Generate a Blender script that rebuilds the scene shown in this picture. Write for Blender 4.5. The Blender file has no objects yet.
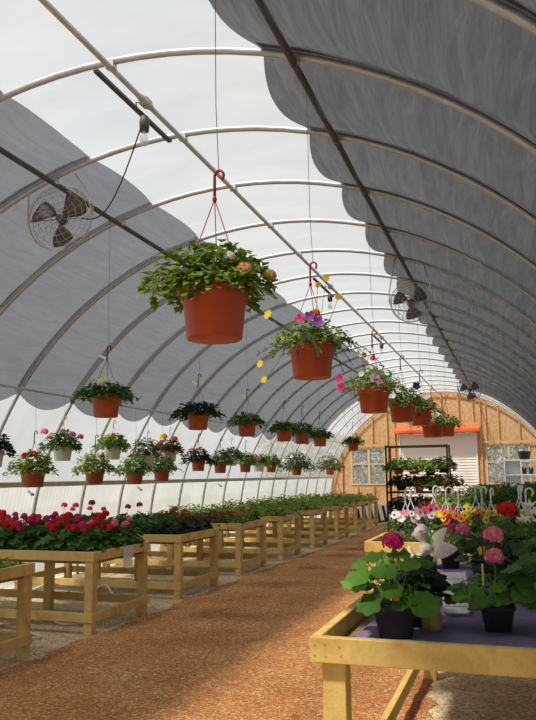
import bpy, math, random
from math import sin, cos, pi, sqrt, radians
from mathutils import Vector, Matrix
C = bpy.context.scene.collection
AX, BZ, ZC = 4.08, 4.033, 0.426          # half width, rise and centre height of the hoops
def arch_z(x, off=0.0):
    a, b = AX+off, BZ+off
    return ZC + b*sqrt(max(0.0, 1-(x/a)**2))
HY = lambda k: 4.318 + 1.22*k            # distance of hoop k
BACK, FRONT = 27.4, -4.6

# ------------------------------------------------------------------ materials
MATS = {}
def newmat(name):
    m = bpy.data.materials.new(name); m.use_nodes = True
    nt = m.node_tree
    for n in list(nt.nodes): nt.nodes.remove(n)
    out = nt.nodes.new('ShaderNodeOutputMaterial')
    return m, nt, out
def N(nt, t, **kw):
    n = nt.nodes.new(t)
    for k, v in kw.items():
        if k in n.inputs: n.inputs[k].default_value = v
        else: setattr(n, k, v)
    return n
def ramp(nt, stops):
    r = nt.nodes.new('ShaderNodeValToRGB'); e = r.color_ramp.elements
    while len(e) < len(stops): e.new(0.5)
    for i, (p, c) in enumerate(stops): e[i].position = p; e[i].color = (*c, 1)
    return r
def srgb(r, g, b):
    f = lambda c: (c/255)/12.92 if c/255 <= .04045 else ((c/255+.055)/1.055)**2.4
    return (f(r), f(g), f(b))
def pbr(name, col, rough=.6, metal=0.0, var=.12, scale=30, bump=0.0, spec=.4, trans=0.0):
    if name in MATS: return MATS[name]
    m, nt, out = newmat(name)
    b = N(nt, 'ShaderNodeBsdfPrincipled', Roughness=rough, Metallic=metal)
    b.inputs['Specular IOR Level'].default_value = spec
    tc = N(nt, 'ShaderNodeTexCoord'); nz = N(nt, 'ShaderNodeTexNoise', Scale=scale, Detail=4.0)
    nt.links.new(tc.outputs['Object'], nz.inputs['Vector'])
    c = Vector(col)
    r = ramp(nt, [(.3, c*(1-var)), (.7, [min(1, x) for x in c*(1+var)])])
    nt.links.new(nz.outputs['Fac'], r.inputs['Fac']); nt.links.new(r.outputs['Color'], b.inputs['Base Color'])
    if bump:
        bp = N(nt, 'ShaderNodeBump', Strength=bump, Distance=.01)
        nt.links.new(nz.outputs['Fac'], bp.inputs['Height']); nt.links.new(bp.outputs['Normal'], b.inputs['Normal'])
    sh = b.outputs[0]
    if trans:
        t = N(nt, 'ShaderNodeBsdfTransparent'); mx = N(nt, 'ShaderNodeMixShader', Fac=trans)
        nt.links.new(sh, mx.inputs[1]); nt.links.new(t.outputs[0], mx.inputs[2]); sh = mx.outputs[0]
    nt.links.new(sh, out.inputs['Surface'])
    MATS[name] = m; return m
def leafy(name, cols, rough=.5, tl=.42):
    """leaves or petals: every leaf (mesh island) takes its own shade"""
    if name in MATS: return MATS[name]
    m, nt, out = newmat(name)
    g = N(nt, 'ShaderNodeNewGeometry')
    n = len(cols); r = ramp(nt, [(i/(n-1) if n > 1 else 0, c) for i, c in enumerate(cols)] if n > 1 else [(0, cols[0]), (1, cols[0])])
    nt.links.new(g.outputs['Random Per Island'], r.inputs['Fac'])
    b = N(nt, 'ShaderNodeBsdfPrincipled', Roughness=rough); b.inputs['Specular IOR Level'].default_value = .25
    t = N(nt, 'ShaderNodeBsdfTranslucent'); mx = N(nt, 'ShaderNodeMixShader', Fac=tl)
    nt.links.new(r.outputs['Color'], b.inputs['Base Color']); nt.links.new(r.outputs['Color'], t.inputs['Color'])
    nt.links.new(b.outputs[0], mx.inputs[1]); nt.links.new(t.outputs[0], mx.inputs[2]); nt.links.new(mx.outputs[0], out.inputs['Surface'])
    MATS[name] = m; return m
def wood(name, c1, c2, knots=True, s=1.0):
    m, nt, out = newmat(name)
    b = N(nt, 'ShaderNodeBsdfPrincipled', Roughness=.7); b.inputs['Specular IOR Level'].default_value = .2
    g = N(nt, 'ShaderNodeTexCoord'); oi = N(nt, 'ShaderNodeObjectInfo')
    ad = N(nt, 'ShaderNodeVectorMath', operation='ADD'); nt.links.new(g.outputs['Object'], ad.inputs[0]); nt.links.new(oi.outputs['Random'], ad.inputs[1])
    w = N(nt, 'ShaderNodeTexNoise', Scale=4.0*s, Detail=5.0, Distortion=1.2)
    nt.links.new(ad.outputs[0], w.inputs['Vector'])
    w2 = N(nt, 'ShaderNodeTexNoise', Scale=90.0*s, Detail=2.0); nt.links.new(ad.outputs[0], w2.inputs['Vector'])
    r = ramp(nt, [(.3, c1), (.55, c2), (.8, c1)])
    mxx = N(nt, 'ShaderNodeMath', operation='MULTIPLY_ADD'); mxx.inputs[1].default_value = .2
    nt.links.new(w2.outputs['Fac'], mxx.inputs[0]); nt.links.new(w.outputs['Fac'], mxx.inputs[2]); nt.links.new(mxx.outputs[0], r.inputs['Fac'])
    col = r.outputs['Color']
    if knots:
        v = N(nt, 'ShaderNodeTexVoronoi', Scale=2.3); nt.links.new(ad.outputs[0], v.inputs['Vector'])
        kr = ramp(nt, [(.03, (0.32, .2, .1)), (.075, (1, 1, 1))]); nt.links.new(v.outputs['Distance'], kr.inputs['Fac'])
        mm = N(nt, 'ShaderNodeMix', data_type='RGBA', blend_type='MULTIPLY'); mm.inputs[0].default_value = .8
        nt.links.new(col, mm.inputs[6]); nt.links.new(kr.outputs['Color'], mm.inputs[7]); col = mm.outputs[2]
    nt.links.new(col, b.inputs['Base Color'])
    bp = N(nt, 'ShaderNodeBump', Strength=.25, Distance=.004); nt.links.new(w2.outputs['Fac'], bp.inputs['Height']); nt.links.new(bp.outputs['Normal'], b.inputs['Normal'])
    nt.links.new(b.outputs[0], out.inputs['Surface']); return m

PINE = wood('treated_pine', srgb(196, 160, 92), srgb(219, 190, 126))
PINE_Y = wood('yellow_pine', srgb(205, 165, 88), srgb(230, 198, 120))
STUD = wood('stud_wood', srgb(190, 140, 88), srgb(216, 172, 118), knots=False)
OLDWOOD = wood('weathered_wood', srgb(120, 100, 75), srgb(150, 130, 100))

def mat_plastic(name, trans, tcol, fac_tl, glow=0):
    m, nt, out = newmat(name)
    tc = N(nt, 'ShaderNodeTexCoord'); mp = N(nt, 'ShaderNodeMapping'); mp.inputs['Scale'].default_value = (.35, .9, 1.1)
    nz = N(nt, 'ShaderNodeTexNoise', Scale=1.6, Detail=5.0, Distortion=.8)
    nt.links.new(tc.outputs['Object'], mp.inputs['Vector']); nt.links.new(mp.outputs[0], nz.inputs['Vector'])
    r = ramp(nt, [(.35, [c*.86 for c in tcol]), (.65, tcol)]); nt.links.new(nz.outputs['Fac'], r.inputs['Fac'])
    tl = N(nt, 'ShaderNodeBsdfTranslucent'); df = N(nt, 'ShaderNodeBsdfDiffuse'); tr = N(nt, 'ShaderNodeBsdfTransparent')
    nt.links.new(r.outputs['Color'], tl.inputs['Color']); nt.links.new(r.outputs['Color'], df.inputs['Color'])
    m1 = N(nt, 'ShaderNodeMixShader', Fac=1-fac_tl); nt.links.new(tl.outputs[0], m1.inputs[1]); nt.links.new(df.outputs[0], m1.inputs[2])
    m2 = N(nt, 'ShaderNodeMixShader', Fac=trans); nt.links.new(m1.outputs[0], m2.inputs[1]); nt.links.new(tr.outputs[0], m2.inputs[2])
    nt.links.new(m2.outputs[0], out.inputs['Surface']); return m
FILM = mat_plastic('greenhouse_film', .52, (.5, .515, .53), .85)
SIDEFILM = mat_plastic('side_film', .15, (.64, .67, .70), .75)
def mat_cloth(name='shade_cloth', k=1.0, c0=(88, 91, 100), c1=(112, 116, 126), thru=.15):
    m, nt, out = newmat(name)
    tc = N(nt, 'ShaderNodeTexCoord'); mp = N(nt, 'ShaderNodeMapping'); mp.inputs['Scale'].default_value = (7, .55, 7)
    nt.links.new(tc.outputs['Object'], mp.inputs['Vector'])
    nz = N(nt, 'ShaderNodeTexNoise', Scale=1.6, Detail=6.0, Distortion=1.2); nt.links.new(mp.outputs[0], nz.inputs['Vector'])
    fine = N(nt, 'ShaderNodeTexNoise', Scale=9.0, Detail=3.0); nt.links.new(mp.outputs[0], fine.inputs['Vector'])
    mx = N(nt, 'ShaderNodeMath', operation='MULTIPLY_ADD'); mx.inputs[1].default_value = .35
    nt.links.new(fine.outputs['Fac'], mx.inputs[0]); nt.links.new(nz.outputs['Fac'], mx.inputs[2])
    r = ramp(nt, [(.35, srgb(*c0)), (.95, srgb(*c1))]); nt.links.new(mx.outputs[0], r.inputs['Fac'])
    tl = N(nt, 'ShaderNodeBsdfTranslucent'); df = N(nt, 'ShaderNodeBsdfDiffuse'); tr = N(nt, 'ShaderNodeBsdfTransparent')
    nt.links.new(r.outputs['Color'], tl.inputs['Color']); nt.links.new(r.outputs['Color'], df.inputs['Color'])
    bp = N(nt, 'ShaderNodeBump', Strength=.5, Distance=.03); nt.links.new(mx.outputs[0], bp.inputs['Height'])
    nt.links.new(bp.outputs['Normal'], df.inputs['Normal']); nt.links.new(bp.outputs['Normal'], tl.inputs['Normal'])
    m1 = N(nt, 'ShaderNodeMixShader', Fac=.5); nt.links.new(tl.outputs[0], m1.inputs[1]); nt.links.new(df.outputs[0], m1.inputs[2])
    m2 = N(nt, 'ShaderNodeMixShader', Fac=thru); nt.links.new(m1.outputs[0], m2.inputs[1]); nt.links.new(tr.outputs[0], m2.inputs[2])
    nt.links.new(m2.outputs[0], out.inputs['Surface']); return m
CLOTH = mat_cloth()
CLOTH_R = mat_cloth('dark_shade_cloth', 1, (68, 70, 74), (110, 112, 115), .06)  # right cloth: darker greys, less see-through than the left
def mat_gravel(name, stops, scale, bump, big=1.3):
    m, nt, out = newmat(name)
    tc = N(nt, 'ShaderNodeTexCoord')
    v = N(nt, 'ShaderNodeTexVoronoi', Scale=scale); nt.links.new(tc.outputs['Object'], v.inputs['Vector'])
    sp = N(nt, 'ShaderNodeSeparateColor'); nt.links.new(v.outputs['Color'], sp.inputs[0])
    nz = N(nt, 'ShaderNodeTexNoise', Scale=big, Detail=8.0, Roughness=.65); nt.links.new(tc.outputs['Object'], nz.inputs['Vector'])
    ma = N(nt, 'ShaderNodeMath', operation='MULTIPLY_ADD'); ma.inputs[1].default_value = .62; 
    nt.links.new(sp.outputs[0], ma.inputs[0])
    ms = N(nt, 'ShaderNodeMath', operation='MULTIPLY'); ms.inputs[1].default_value = .55; nt.links.new(nz.outputs['Fac'], ms.inputs[0]); nt.links.new(ms.outputs[0], ma.inputs[2])
    r = ramp(nt, stops); nt.links.new(ma.outputs[0], r.inputs['Fac'])
    b = N(nt, 'ShaderNodeBsdfPrincipled', Roughness=.9); b.inputs['Specular IOR Level'].default_value = .15
    nt.links.new(r.outputs['Color'], b.inputs['Base Color'])
    bp = N(nt, 'ShaderNodeBump', Strength=bump, Distance=.012); nt.links.new(v.outputs['Distance'], bp.inputs['Height']); nt.links.new(bp.outputs['Normal'], b.inputs['Normal'])
    nt.links.new(b.outputs[0], out.inputs['Surface']); return m
BARK = mat_gravel('path_bark', [(.15, srgb(124, 80, 46)), (.45, srgb(180, 120, 72)), (.75, srgb(204, 146, 94)), (.97, srgb(234, 204, 158))], 70, .9)
GRAVEL = mat_gravel('floor_gravel', [(.15, srgb(150, 126, 94)), (.5, srgb(200, 176, 138)), (.85, srgb(232, 214, 180))], 55, .9)
def mat_osb():
    m, nt, out = newmat('osb_board')
    tc = N(nt, 'ShaderNodeTexCoord'); v = N(nt, 'ShaderNodeTexVoronoi', Scale=45.0)
    mp = N(nt, 'ShaderNodeMapping'); mp.inputs['Scale'].default_value = (1, 1, .45); nt.links.new(tc.outputs['Object'], mp.inputs['Vector']); nt.links.new(mp.outputs[0], v.inputs['Vector'])
    sp = N(nt, 'ShaderNodeSeparateColor'); nt.links.new(v.outputs['Color'], sp.inputs[0])
    r = ramp(nt, [(0, srgb(178, 138, 94)), (.5, srgb(198, 160, 114)), (1, srgb(214, 180, 136))]); nt.links.new(sp.outputs[0], r.inputs['Fac'])
    b = N(nt, 'ShaderNodeBsdfPrincipled', Roughness=.75); nt.links.new(r.outputs['Color'], b.inputs['Base Color'])
    nt.links.new(b.outputs[0], out.inputs['Surface']); return m
OSB = mat_osb()
GALV = pbr('galvanised_pipe', srgb(196, 196, 198), .42, .35, .1, 12)
DARKSTEEL = pbr('dark_steel', srgb(92, 86, 84), .6, .2, .2, 12)
TERRA = pbr('terracotta_plastic', srgb(178, 72, 38), .42, 0, .1, 7, spec=.45)
TERRA2 = pbr('brown_terracotta_plastic', srgb(172, 86, 54), .5, 0, .12, 7)
WHITEPL = pbr('white_plastic', srgb(232, 232, 228), .45, 0, .04)
HOOKRED = pbr('red_hook_plastic', srgb(150, 50, 36), .45)
HOOKDARK = pbr('dark_hook_plastic', srgb(96, 44, 36), .5)
WIRE = pbr('grey_wire', srgb(120, 118, 116), .5, .3)
BLACKPL = pbr('black_plastic', srgb(30, 30, 33), .45, 0, .2)
BLACKMET = pbr('black_metal', srgb(52, 44, 42), .5, .2)
SOIL = pbr('potting_soil', srgb(66, 46, 34), .95, 0, .4, 60, .6)
PURPLE = pbr('purple_cloth', srgb(128, 116, 152), .85, 0, .14, 9, .3)
STONE = pbr('pale_stone', srgb(236, 222, 208), .8, 0, .12, 40, .5)
ORANGE = pbr('orange_paint', srgb(236, 112, 62), .5, 0, .08)
SIDING = pbr('white_siding', srgb(236, 234, 228), .6, 0, .04)
CLEARBAG = pbr('clear_pouch', srgb(225, 228, 225), .25, 0, .05, trans=.35)
TRUNK = pbr('tree_bark', srgb(110, 96, 84), .9, 0, .3, 20, .6)
HOSE = pbr('white_hose', srgb(214, 208, 200), .5, 0, .05)
GLASSM = pbr('bulb_glass', srgb(236, 236, 232), .1, 0, .02, trans=.55)
WINGLASS = pbr('window_glass', srgb(200, 205, 205), .08, 0, .02, trans=.8)
ORTAG = pbr('orange_tag', srgb(222, 104, 44), .5)
SILVER = pbr('silver_steel', srgb(200, 196, 190), .35, .6, .1)
BLADE = pbr('fan_blade', srgb(96, 88, 84), .45, .4, .15)
STALK = pbr('green_stalk', srgb(96, 122, 58), .6)
GROUND_OUT = pbr('outdoor_ground', srgb(150, 142, 112), .95, 0, .25, 2)

L_MID = leafy('leaves_mid_green', [srgb(76, 106, 36), srgb(112, 144, 52), srgb(156, 182, 80)])
L_DEEP = leafy('leaves_deep_green', [srgb(54, 88, 36), srgb(80, 118, 50), srgb(114, 150, 70)])
L_DARK = leafy('leaves_dark', [srgb(30, 44, 38), srgb(44, 62, 48), srgb(66, 84, 60)])
L_LIME = leafy('leaves_lime', [srgb(96, 126, 52), srgb(138, 164, 74), srgb(168, 190, 100)])
L_OLIVE = leafy('leaves_olive', [srgb(66, 84, 38), srgb(96, 110, 52), srgb(122, 130, 72)])
L_RUST = leafy('leaves_rust', [srgb(74, 84, 38), srgb(122, 76, 48), srgb(102, 112, 54)])
L_BRIGHT = leafy('leaves_geranium', [srgb(74, 122, 42), srgb(98, 150, 52), srgb(128, 176, 70)])
L_GREY = leafy('leaves_grey_trailing', [srgb(88, 96, 84), srgb(120, 124, 108)])
PET = {k: leafy('petals_'+k, [srgb(*c) for c in v], .55, .35) for k, v in {
    'magenta': [(186, 20, 98), (214, 40, 122), (232, 72, 146)], 'pink': [(226, 96, 136), (240, 138, 166), (250, 180, 196)],
    'hotpink': [(206, 52, 106), (226, 84, 132)], 'red': [(196, 26, 30), (226, 44, 40), (238, 70, 60)], 'coral': [(232, 78, 56), (244, 108, 84)],
    'peach': [(238, 170, 120), (246, 196, 152)], 'yellow': [(240, 206, 40), (250, 228, 80)], 'orange': [(240, 120, 30), (248, 150, 60)],
    'white': [(238, 236, 226), (250, 248, 242)], 'purple': [(110, 50, 140), (150, 84, 176)], 'violetdark': [(52, 34, 74), (76, 50, 100)],
    'lilac': [(206, 150, 196), (232, 190, 216)]}.items()}

# ------------------------------------------------------------------ mesh building
def basis(d):
    d = Vector(d).normalized(); a = Vector((0, 0, 1)) if abs(d.z) < .9 else Vector((1, 0, 0))
    u = d.cross(a).normalized(); return u, u.cross(d).normalized(), d
class MB:
    def __init__(s): s.v = []; s.f = []; s.smooth = []
    def add(s, vs, fs, sm=False):
        n = len(s.v); s.v += [tuple(v) for v in vs]; s.f += [tuple(i+n for i in f) for f in fs]; s.smooth += [sm]*len(fs); return s
    def box(s, a, b, bev=0.0):
        x0, y0, z0 = a; x1, y1, z1 = b
        if not bev:
            vs = [(x, y, z) for x in (x0, x1) for y in (y0, y1) for z in (z0, z1)]
            return s.add(vs, [(0, 1, 3, 2), (4, 6, 7, 5), (0, 4, 5, 1), (2, 3, 7, 6), (0, 2, 6, 4), (1, 5, 7, 3)])
        e = bev; vs = []
        for z, i in ((z0, e), (z0+e, 0), (z1-e, 0), (z1, e)):
            X0, X1, Y0, Y1 = x0+i, x1-i, y0+i, y1-i
            vs += [(X0+e, Y0, z), (X1-e, Y0, z), (X1, Y0+e, z), (X1, Y1-e, z), (X1-e, Y1, z), (X0+e, Y1, z), (X0, Y1-e, z), (X0, Y0+e, z)]
        fs = [tuple(range(7, -1, -1)), tuple(range(24, 32))]
        for l in range(3):
            for i in range(8):
                j = (i+1) % 8; fs.append((l*8+i, l*8+j, l*8+8+j, l*8+8+i))
        return s.add(vs, fs)
    def obox(s, c, ax, hs):
        """box with centre, three axes, half sizes"""
        c = Vector(c); ax = [Vector(a).normalized() for a in ax]
        vs = [c+ax[0]*hs[0]*i+ax[1]*hs[1]*j+ax[2]*hs[2]*k for i in (-1, 1) for j in (-1, 1) for k in (-1, 1)]
        return s.add(vs, [(0, 1, 3, 2), (4, 6, 7, 5), (0, 4, 5, 1), (2, 3, 7, 6), (0, 2, 6, 4), (1, 5, 7, 3)])
    def tube(s, pts, r, n=8, cap=True):
        pts = [Vector(p) for p in pts]; rs = r if isinstance(r, (list, tuple)) else [r]*len(pts)
        u = None; vs = []
        for i, p in enumerate(pts):
            d = (pts[min(i+1, len(pts)-1)]-pts[max(i-1, 0)])
            if d.length < 1e-9: d = Vector((0, 0, 1))
            d.normalize()
            if u is None: u = basis(d)[0]
            u = (u-d*u.dot(d)); u = u.normalized() if u.length > 1e-6 else basis(d)[0]
            w = d.cross(u)
            vs += [p+(u*cos(2*pi*k/n)+w*sin(2*pi*k/n))*rs[i] for k in range(n)]
        fs = [(i*n+k, i*n+(k+1) % n, (i+1)*n+(k+1) % n, (i+1)*n+k) for i in range(len(pts)-1) for k in range(n)]
        if cap: fs += [tuple(range(n-1, -1, -1)), tuple((len(pts)-1)*n+k for k in range(n))]
        return s.add(vs, fs, True)
    def lathe(s, prof, n=28, c=(0, 0, 0), flat=False):
        vs = []; 
        for r, z in prof: vs += [(c[0]+r*cos(2*pi*k/n), c[1]+r*sin(2*pi*k/n), c[2]+z) for k in range(n)]
        fs = [(i*n+k, i*n+(k+1) % n, (i+1)*n+(k+1) % n, (i+1)*n+k) for i in range(len(prof)-1) for k in range(n)]
        return s.add(vs, fs, not flat)
    def sqloft(s, prof, c=(0, 0, 0), rot=0, rnd=.22):
        """rounded square rings (half size, z)"""
        vs = []; n = 16
        for h, z in prof:
            for k in range(n):
                a = 2*pi*k/n+pi/16*0; x, y = cos(a), sin(a); q = (abs(x)**6+abs(y)**6)**(1/6); x, y = x/q*h, y/q*h
                vs.append((c[0]+x*cos(rot)-y*sin(rot), c[1]+x*sin(rot)+y*cos(rot), c[2]+z))
        fs = [(i*n+k, i*n+(k+1) % n, (i+1)*n+(k+1) % n, (i+1)*n+k) for i in range(len(prof)-1) for k in range(n)]
        return s.add(vs, fs)
    def ell(s, c, r, n=14, m=9, R=None):
        c = Vector(c); vs = []
        for i in range(m+1):
            t = pi*i/m
            for k in range(n):
                p = Vector((r[0]*sin(t)*cos(2*pi*k/n), r[1]*sin(t)*sin(2*pi*k/n), r[2]*cos(t)))
                if R: p = R @ p
                vs.append(c+p)
        return s.add(vs, [(i*n+k, (i+1)*n+k, (i+1)*n+(k+1) % n, i*n+(k+1) % n) for i in range(m) for k in range(n)], True)
    def leaf(s, p, d, nrm, L, W):
        """pointed leaf folded on its midrib"""
        p = Vector(p); d = Vector(d).normalized(); w = d.cross(Vector(nrm)); 
        if w.length < 1e-4: w = basis(d)[0]
        w.normalize(); u = w.cross(d)
        vs = [p, p+d*L*.4+w*W*.5+u*L*.06, p+d*L*.45-u*L*.03, p+d*L*.4-w*W*.5+u*L*.06, p+d*L-u*L*.12]
        return s.add(vs, [(0, 1, 2), (0, 2, 3), (1, 4, 2), (2, 4, 3)])
    def rleaf(s, p, d, nrm, R, lobes=5):
        """round scalloped leaf; p is where its stalk joins, d points to the tip"""
        p = Vector(p); n = Vector(nrm).normalized(); d = Vector(d); d = (d-n*d.dot(n)).normalized(); w = n.cross(d)
        c = p+d*R*.55; vs = [p+n*(-R*.1)]; K = lobes*4
        for k in range(K+1):
            a = -pi*.86+2*pi*.86*k/K; rr = R*(1+.09*cos(lobes*(a/.86)+pi*0))*(1-.05*random.random())
            vs.append(c+(d*cos(a)+w*sin(a))*rr+n*R*(.14*cos(2*a)+.07*sin(lobes*a)+.10*(1 if k % 4 == 0 else 0)))
        return s.add(vs, [(0, k, k+1) for k in range(1, K+1)], True)
    def floret(s, c, n, R, petals=5, cup=.35):
        u, w, n = basis(n); c = Vector(c); ph = random.random()*6
        for k in range(petals):
            a = ph+2*pi*k/petals; d = u*cos(a)+w*sin(a); t = u*-sin(a)+w*cos(a); h = pi/petals*.95*R
            s.add([c, c+d*R*.55+t*h*.8+n*R*cup*.5, c+d*R*.97+t*h*.45+n*R*cup, c+d*R*.97-t*h*.45+n*R*cup, c+d*R*.55-t*h*.8+n*R*cup*.5], [(0, 1, 2, 3, 4)])
        return s
    def build(s, name, mat, parent=None):
        me = bpy.data.meshes.new(name); me.from_pydata(s.v, [], s.f); me.materials.append(mat)
        me.polygons.foreach_set('use_smooth', s.smooth); me.update()
        o = bpy.data.objects.new(name, me); C.objects.link(o)
        if parent: o.parent = parent
        return o
def thing(name, label, cat, loc=(0, 0, 0), rz=0, group=None):
    o = bpy.data.objects.new(name, None); C.objects.link(o); o.empty_display_size = .1
    o.location = loc; o.rotation_euler = (0, 0, rz); return tag(o, label, cat, group)
def tag(o, label=None, cat=None, group=None, kind=None):
    if label: o['label'] = label
    if cat: o['category'] = cat
    if group: o['group'] = group
    if kind: o['kind'] = kind
    return o
def struct(o): o['kind'] = 'structure'; return o
KIDS = {}
def copy_tree(o, parent=None):
    c = o.copy(); C.objects.link(c)
    if parent: c.parent = parent; c.matrix_parent_inverse = o.matrix_parent_inverse
    for ch in [x for x in o.children]: copy_tree(ch, c)
    return c
def dup(o, loc, rz=0, label=None, s=1.0, group=None):
    c = copy_tree(o); c.location = loc; c.rotation_euler = (0, 0, rz); c.scale = (s, s, s)
    if label: c['label'] = label
    if group: c['group'] = group
    return c

# ------------------------------------------------------------------ setting
rnd = random.Random(7)
random.seed(5)
def grid_mesh(name, X, Y, f, mat):
    m = MB(); vs = [f(x, y) for y in Y for x in X]; n = len(X)
    m.add(vs, [(j*n+i, j*n+i+1, (j+1)*n+i+1, (j+1)*n+i) for j in range(len(Y)-1) for i in range(n-1)], True)
    return m.build(name, mat)
fl = MB(); fl.box((-4.4, FRONT-.4, -.1), (4.4, BACK+.3, 0)); struct(fl.build('floor', GRAVEL))
og = MB(); og.add([(-60, -40, -.12), (60, -40, -.12), (60, 90, -.12), (-60, 90, -.12)], [(0, 1, 2, 3)]); struct(og.build('outdoor_ground', GROUND_OUT))
from mathutils import noise as mn
def path_edge(y, side):
    base = (-1.36-.02*sin(y*.7)) if side < 0 else (1.98 if y < 6.3 else 1.5)
    if side > 0: base = 1.98+(1.42-1.98)*min(1, max(0, (y-5.8)/.8)) if y < 12 else 1.42
    return base+.10*mn.noise(Vector((y*1.7, side*9, 0)))+.05*mn.noise(Vector((y*6, side*5, 3)))
Ys = [FRONT+.05*i for i in range(int((BACK-.1-FRONT)/.05))]
Xn = 70
def pth(i, y):
    l, r = path_edge(y, -1), path_edge(y, 1); t = i/(Xn-1); x = l+(r-l)*t
    e = min(t, 1-t)*(r-l); h = min(1, e/.12)
    return (x, y, .002+.022*h+h*.012*mn.noise(Vector((x*4, y*4, 1)))+h*.006*mn.noise(Vector((x*19, y*19, 1))))
struct(grid_mesh('path', list(range(Xn)), Ys, pth, BARK))
# arched film: ceiling above the rail, side films below
def ang_pts(x0, x1, n, off=.045):
    a0, a1 = math.asin(x0/AX), math.asin(x1/AX)
    return [((AX+off)*sin(a0+(a1-a0)*i/n), ZC+(BZ+off)*cos(a0+(a1-a0)*i/n)) for i in range(n+1)]
def skin(name, prof, mat):
    ys = []; k = -8
    while HY(k) < BACK+.2:
        for q in (0, .25, .5, .75): ys.append(HY(k)+1.22*q)
        k += 1
    ys = [y for y in ys if FRONT <= y <= BACK]+[BACK]
    m = MB(); n = len(prof)
    vs = [(x, y, z) for y in ys for x, z in prof]
    m.add(vs, [(j*n+i, j*n+i+1, (j+1)*n+i+1, (j+1)*n+i) for j in range(len(ys)-1) for i in range(n-1)], True)
    return struct(m.build(name, mat))
RX = 3.957
skin('ceiling', ang_pts(-RX, RX, 48), FILM)
zr = arch_z(RX)
side = [(RX+.05+(i/12)*.09+(.0), zr*(1-i/12)) for i in range(13)]
def ribbed(name, sg):
    m = MB(); ys = [FRONT+i*.045 for i in range(int((BACK-FRONT)/.045)+1)]; n = 5
    vs = []
    for j, y in enumerate(ys):
        for i in range(n):
            t = i/(n-1); a = math.asin(RX/AX); aa = a+(pi/2+.1-a)*t
            vs.append((sg*((AX+.045)*sin(aa)+.004*(j % 2)), y, ZC+(BZ+.045)*cos(aa)))
    m.add(vs, [(j*n+i, j*n+i+1, (j+1)*n+i+1, (j+1)*n+i) for j in range(len(ys)-1) for i in range(n-1)], False)
    return struct(m.build(name, SIDEFILM))
ribbed('wall_left', -1); ribbed('wall_right', 1)
# hoops
k = -7; num = 1
while HY(k) < BACK+.3:
    y = min(HY(k), BACK-.12); pts = []
    for i in range(61):
        a = -pi/2-.106+(pi+.212)*i/60; pts.append((AX*sin(a), y, ZC+BZ*cos(a)))
    struct(MB().tube(pts, .026, 8).build('trim_%d' % num, GALV)); num += 1; k += 1
# purlins
for x, r, mt, dz in ((0, .022, GALV, -.048), (1.388, .026, DARKSTEEL, -.05), (-1.322, .026, DARKSTEEL, -.05), (-3.39, .018, GALV, -.04), (3.39, .018, GALV, -.04)):
    z = arch_z(x)+dz; xx = x*(1-.012)
    struct(MB().tube([(xx, FRONT+.05, z), (xx, BACK-.15, z)], r, 8).build('trim_%d' % num, mt)); num += 1
    if abs(x) < 2:                        # clamps where the pipe meets each hoop
        m = MB(); k = -4
        while HY(k) < BACK-.3:
            m.obox((xx, HY(k), z+.022), ((1, 0, 0), (0, 1, 0), (0, 0, 1)), (.033, .028, .03)); k += 1
        struct(m.build('trim_%d' % num, GALV)); num += 1
for sg in (-1, 1):                        # side rails: pale board on the film
    x = sg*(RX-.055); z = zr
    struct(MB().box((min(x, x-sg*.03), FRONT+.1, z-.035), (max(x, x-sg*.03), BACK-.1, z+.035)).build('trim_%d' % num, WHITEPL if 0 else pbr('rail_paint', srgb(214, 208, 190), .6))); num += 1
# end wall ------------------------------------------------------
WIN = [(-3.28, -1.99, 1.12, 2.5), (1.57, 3.06, 1.12, 2.52)]
DOOR = (-1.46, 1.30, 0, 2.95)
def wall_with_holes(y0, y1, holes, mat, name):
    """columns of board between hole edges, closed under the arch"""
    xs = sorted(set([-4.05, 4.05]+[h[0] for h in holes]+[h[1] for h in holes]+[-4.05+8.1*i/60 for i in range(61)]))
    m = MB()
    for a, b in zip(xs, xs[1:]):
        if b-a < 1e-5: continue
        mid = (a+b)/2; cuts = [(h[2], h[3]) for h in holes if h[0] < mid < h[1]]
        za, zb = arch_z(a)-.01, arch_z(b)-.01; lo = 0
        segs = []
        for c0, c1 in cuts:
            if c0 > lo: segs.append((lo, lo, c0, c0))
            lo = c1
        segs.append((lo, lo, za, zb))
        for l0, l1, t0, t1 in segs:
            vs = [(a, y0, l0), (b, y0, l1), (b, y0, t1), (a, y0, t0), (a, y1, l0), (b, y1, l1), (b, y1, t1), (a, y1, t0)]
            m.add(vs, [(0, 1, 2, 3), (5, 4, 7, 6), (0, 4, 5, 1), (3, 2, 6, 7), (0, 3, 7, 4), (1, 5, 6, 2)])
    return struct(m.build(name, mat))
wall_with_holes(BACK, BACK+.03, [(w[0], w[1], w[2], w[3]) for w in WIN]+[DOOR], OSB, 'wall_back')
m = MB(); n = 40                           # wall behind the camera: film over the arch
vs = [(0, FRONT, 0)]+[(AX*sin(-pi/2+pi*i/n), FRONT, ZC+BZ*cos(-pi/2+pi*i/n)) for i in range(n+1)]+[(AX, FRONT, 0), (-AX, FRONT, 0)]
m.add(vs, [tuple(range(1, n+4))]); struct(m.build('wall_front', FILM))
for x in (-3.62, -3.05, -2.44, -1.9, -1.62, 1.44, 1.62, 2.05, 2.75, 3.35):   # studs
    segs = [(0, arch_z(x+.03)-.03)]
    for w in WIN:
        if w[0]-.05 < x < w[1]+.05: segs = [(0, w[2]-.05), (w[3]+.09, arch_z(x+(.03 if x > 0 else -.03))-.03)]
    for z0, z1 in segs:
        struct(MB().box((x-.022, BACK-.085, z0), (x+.022, BACK-.001, z1)).build('trim_%d' % num, STUD)); num += 1
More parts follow.
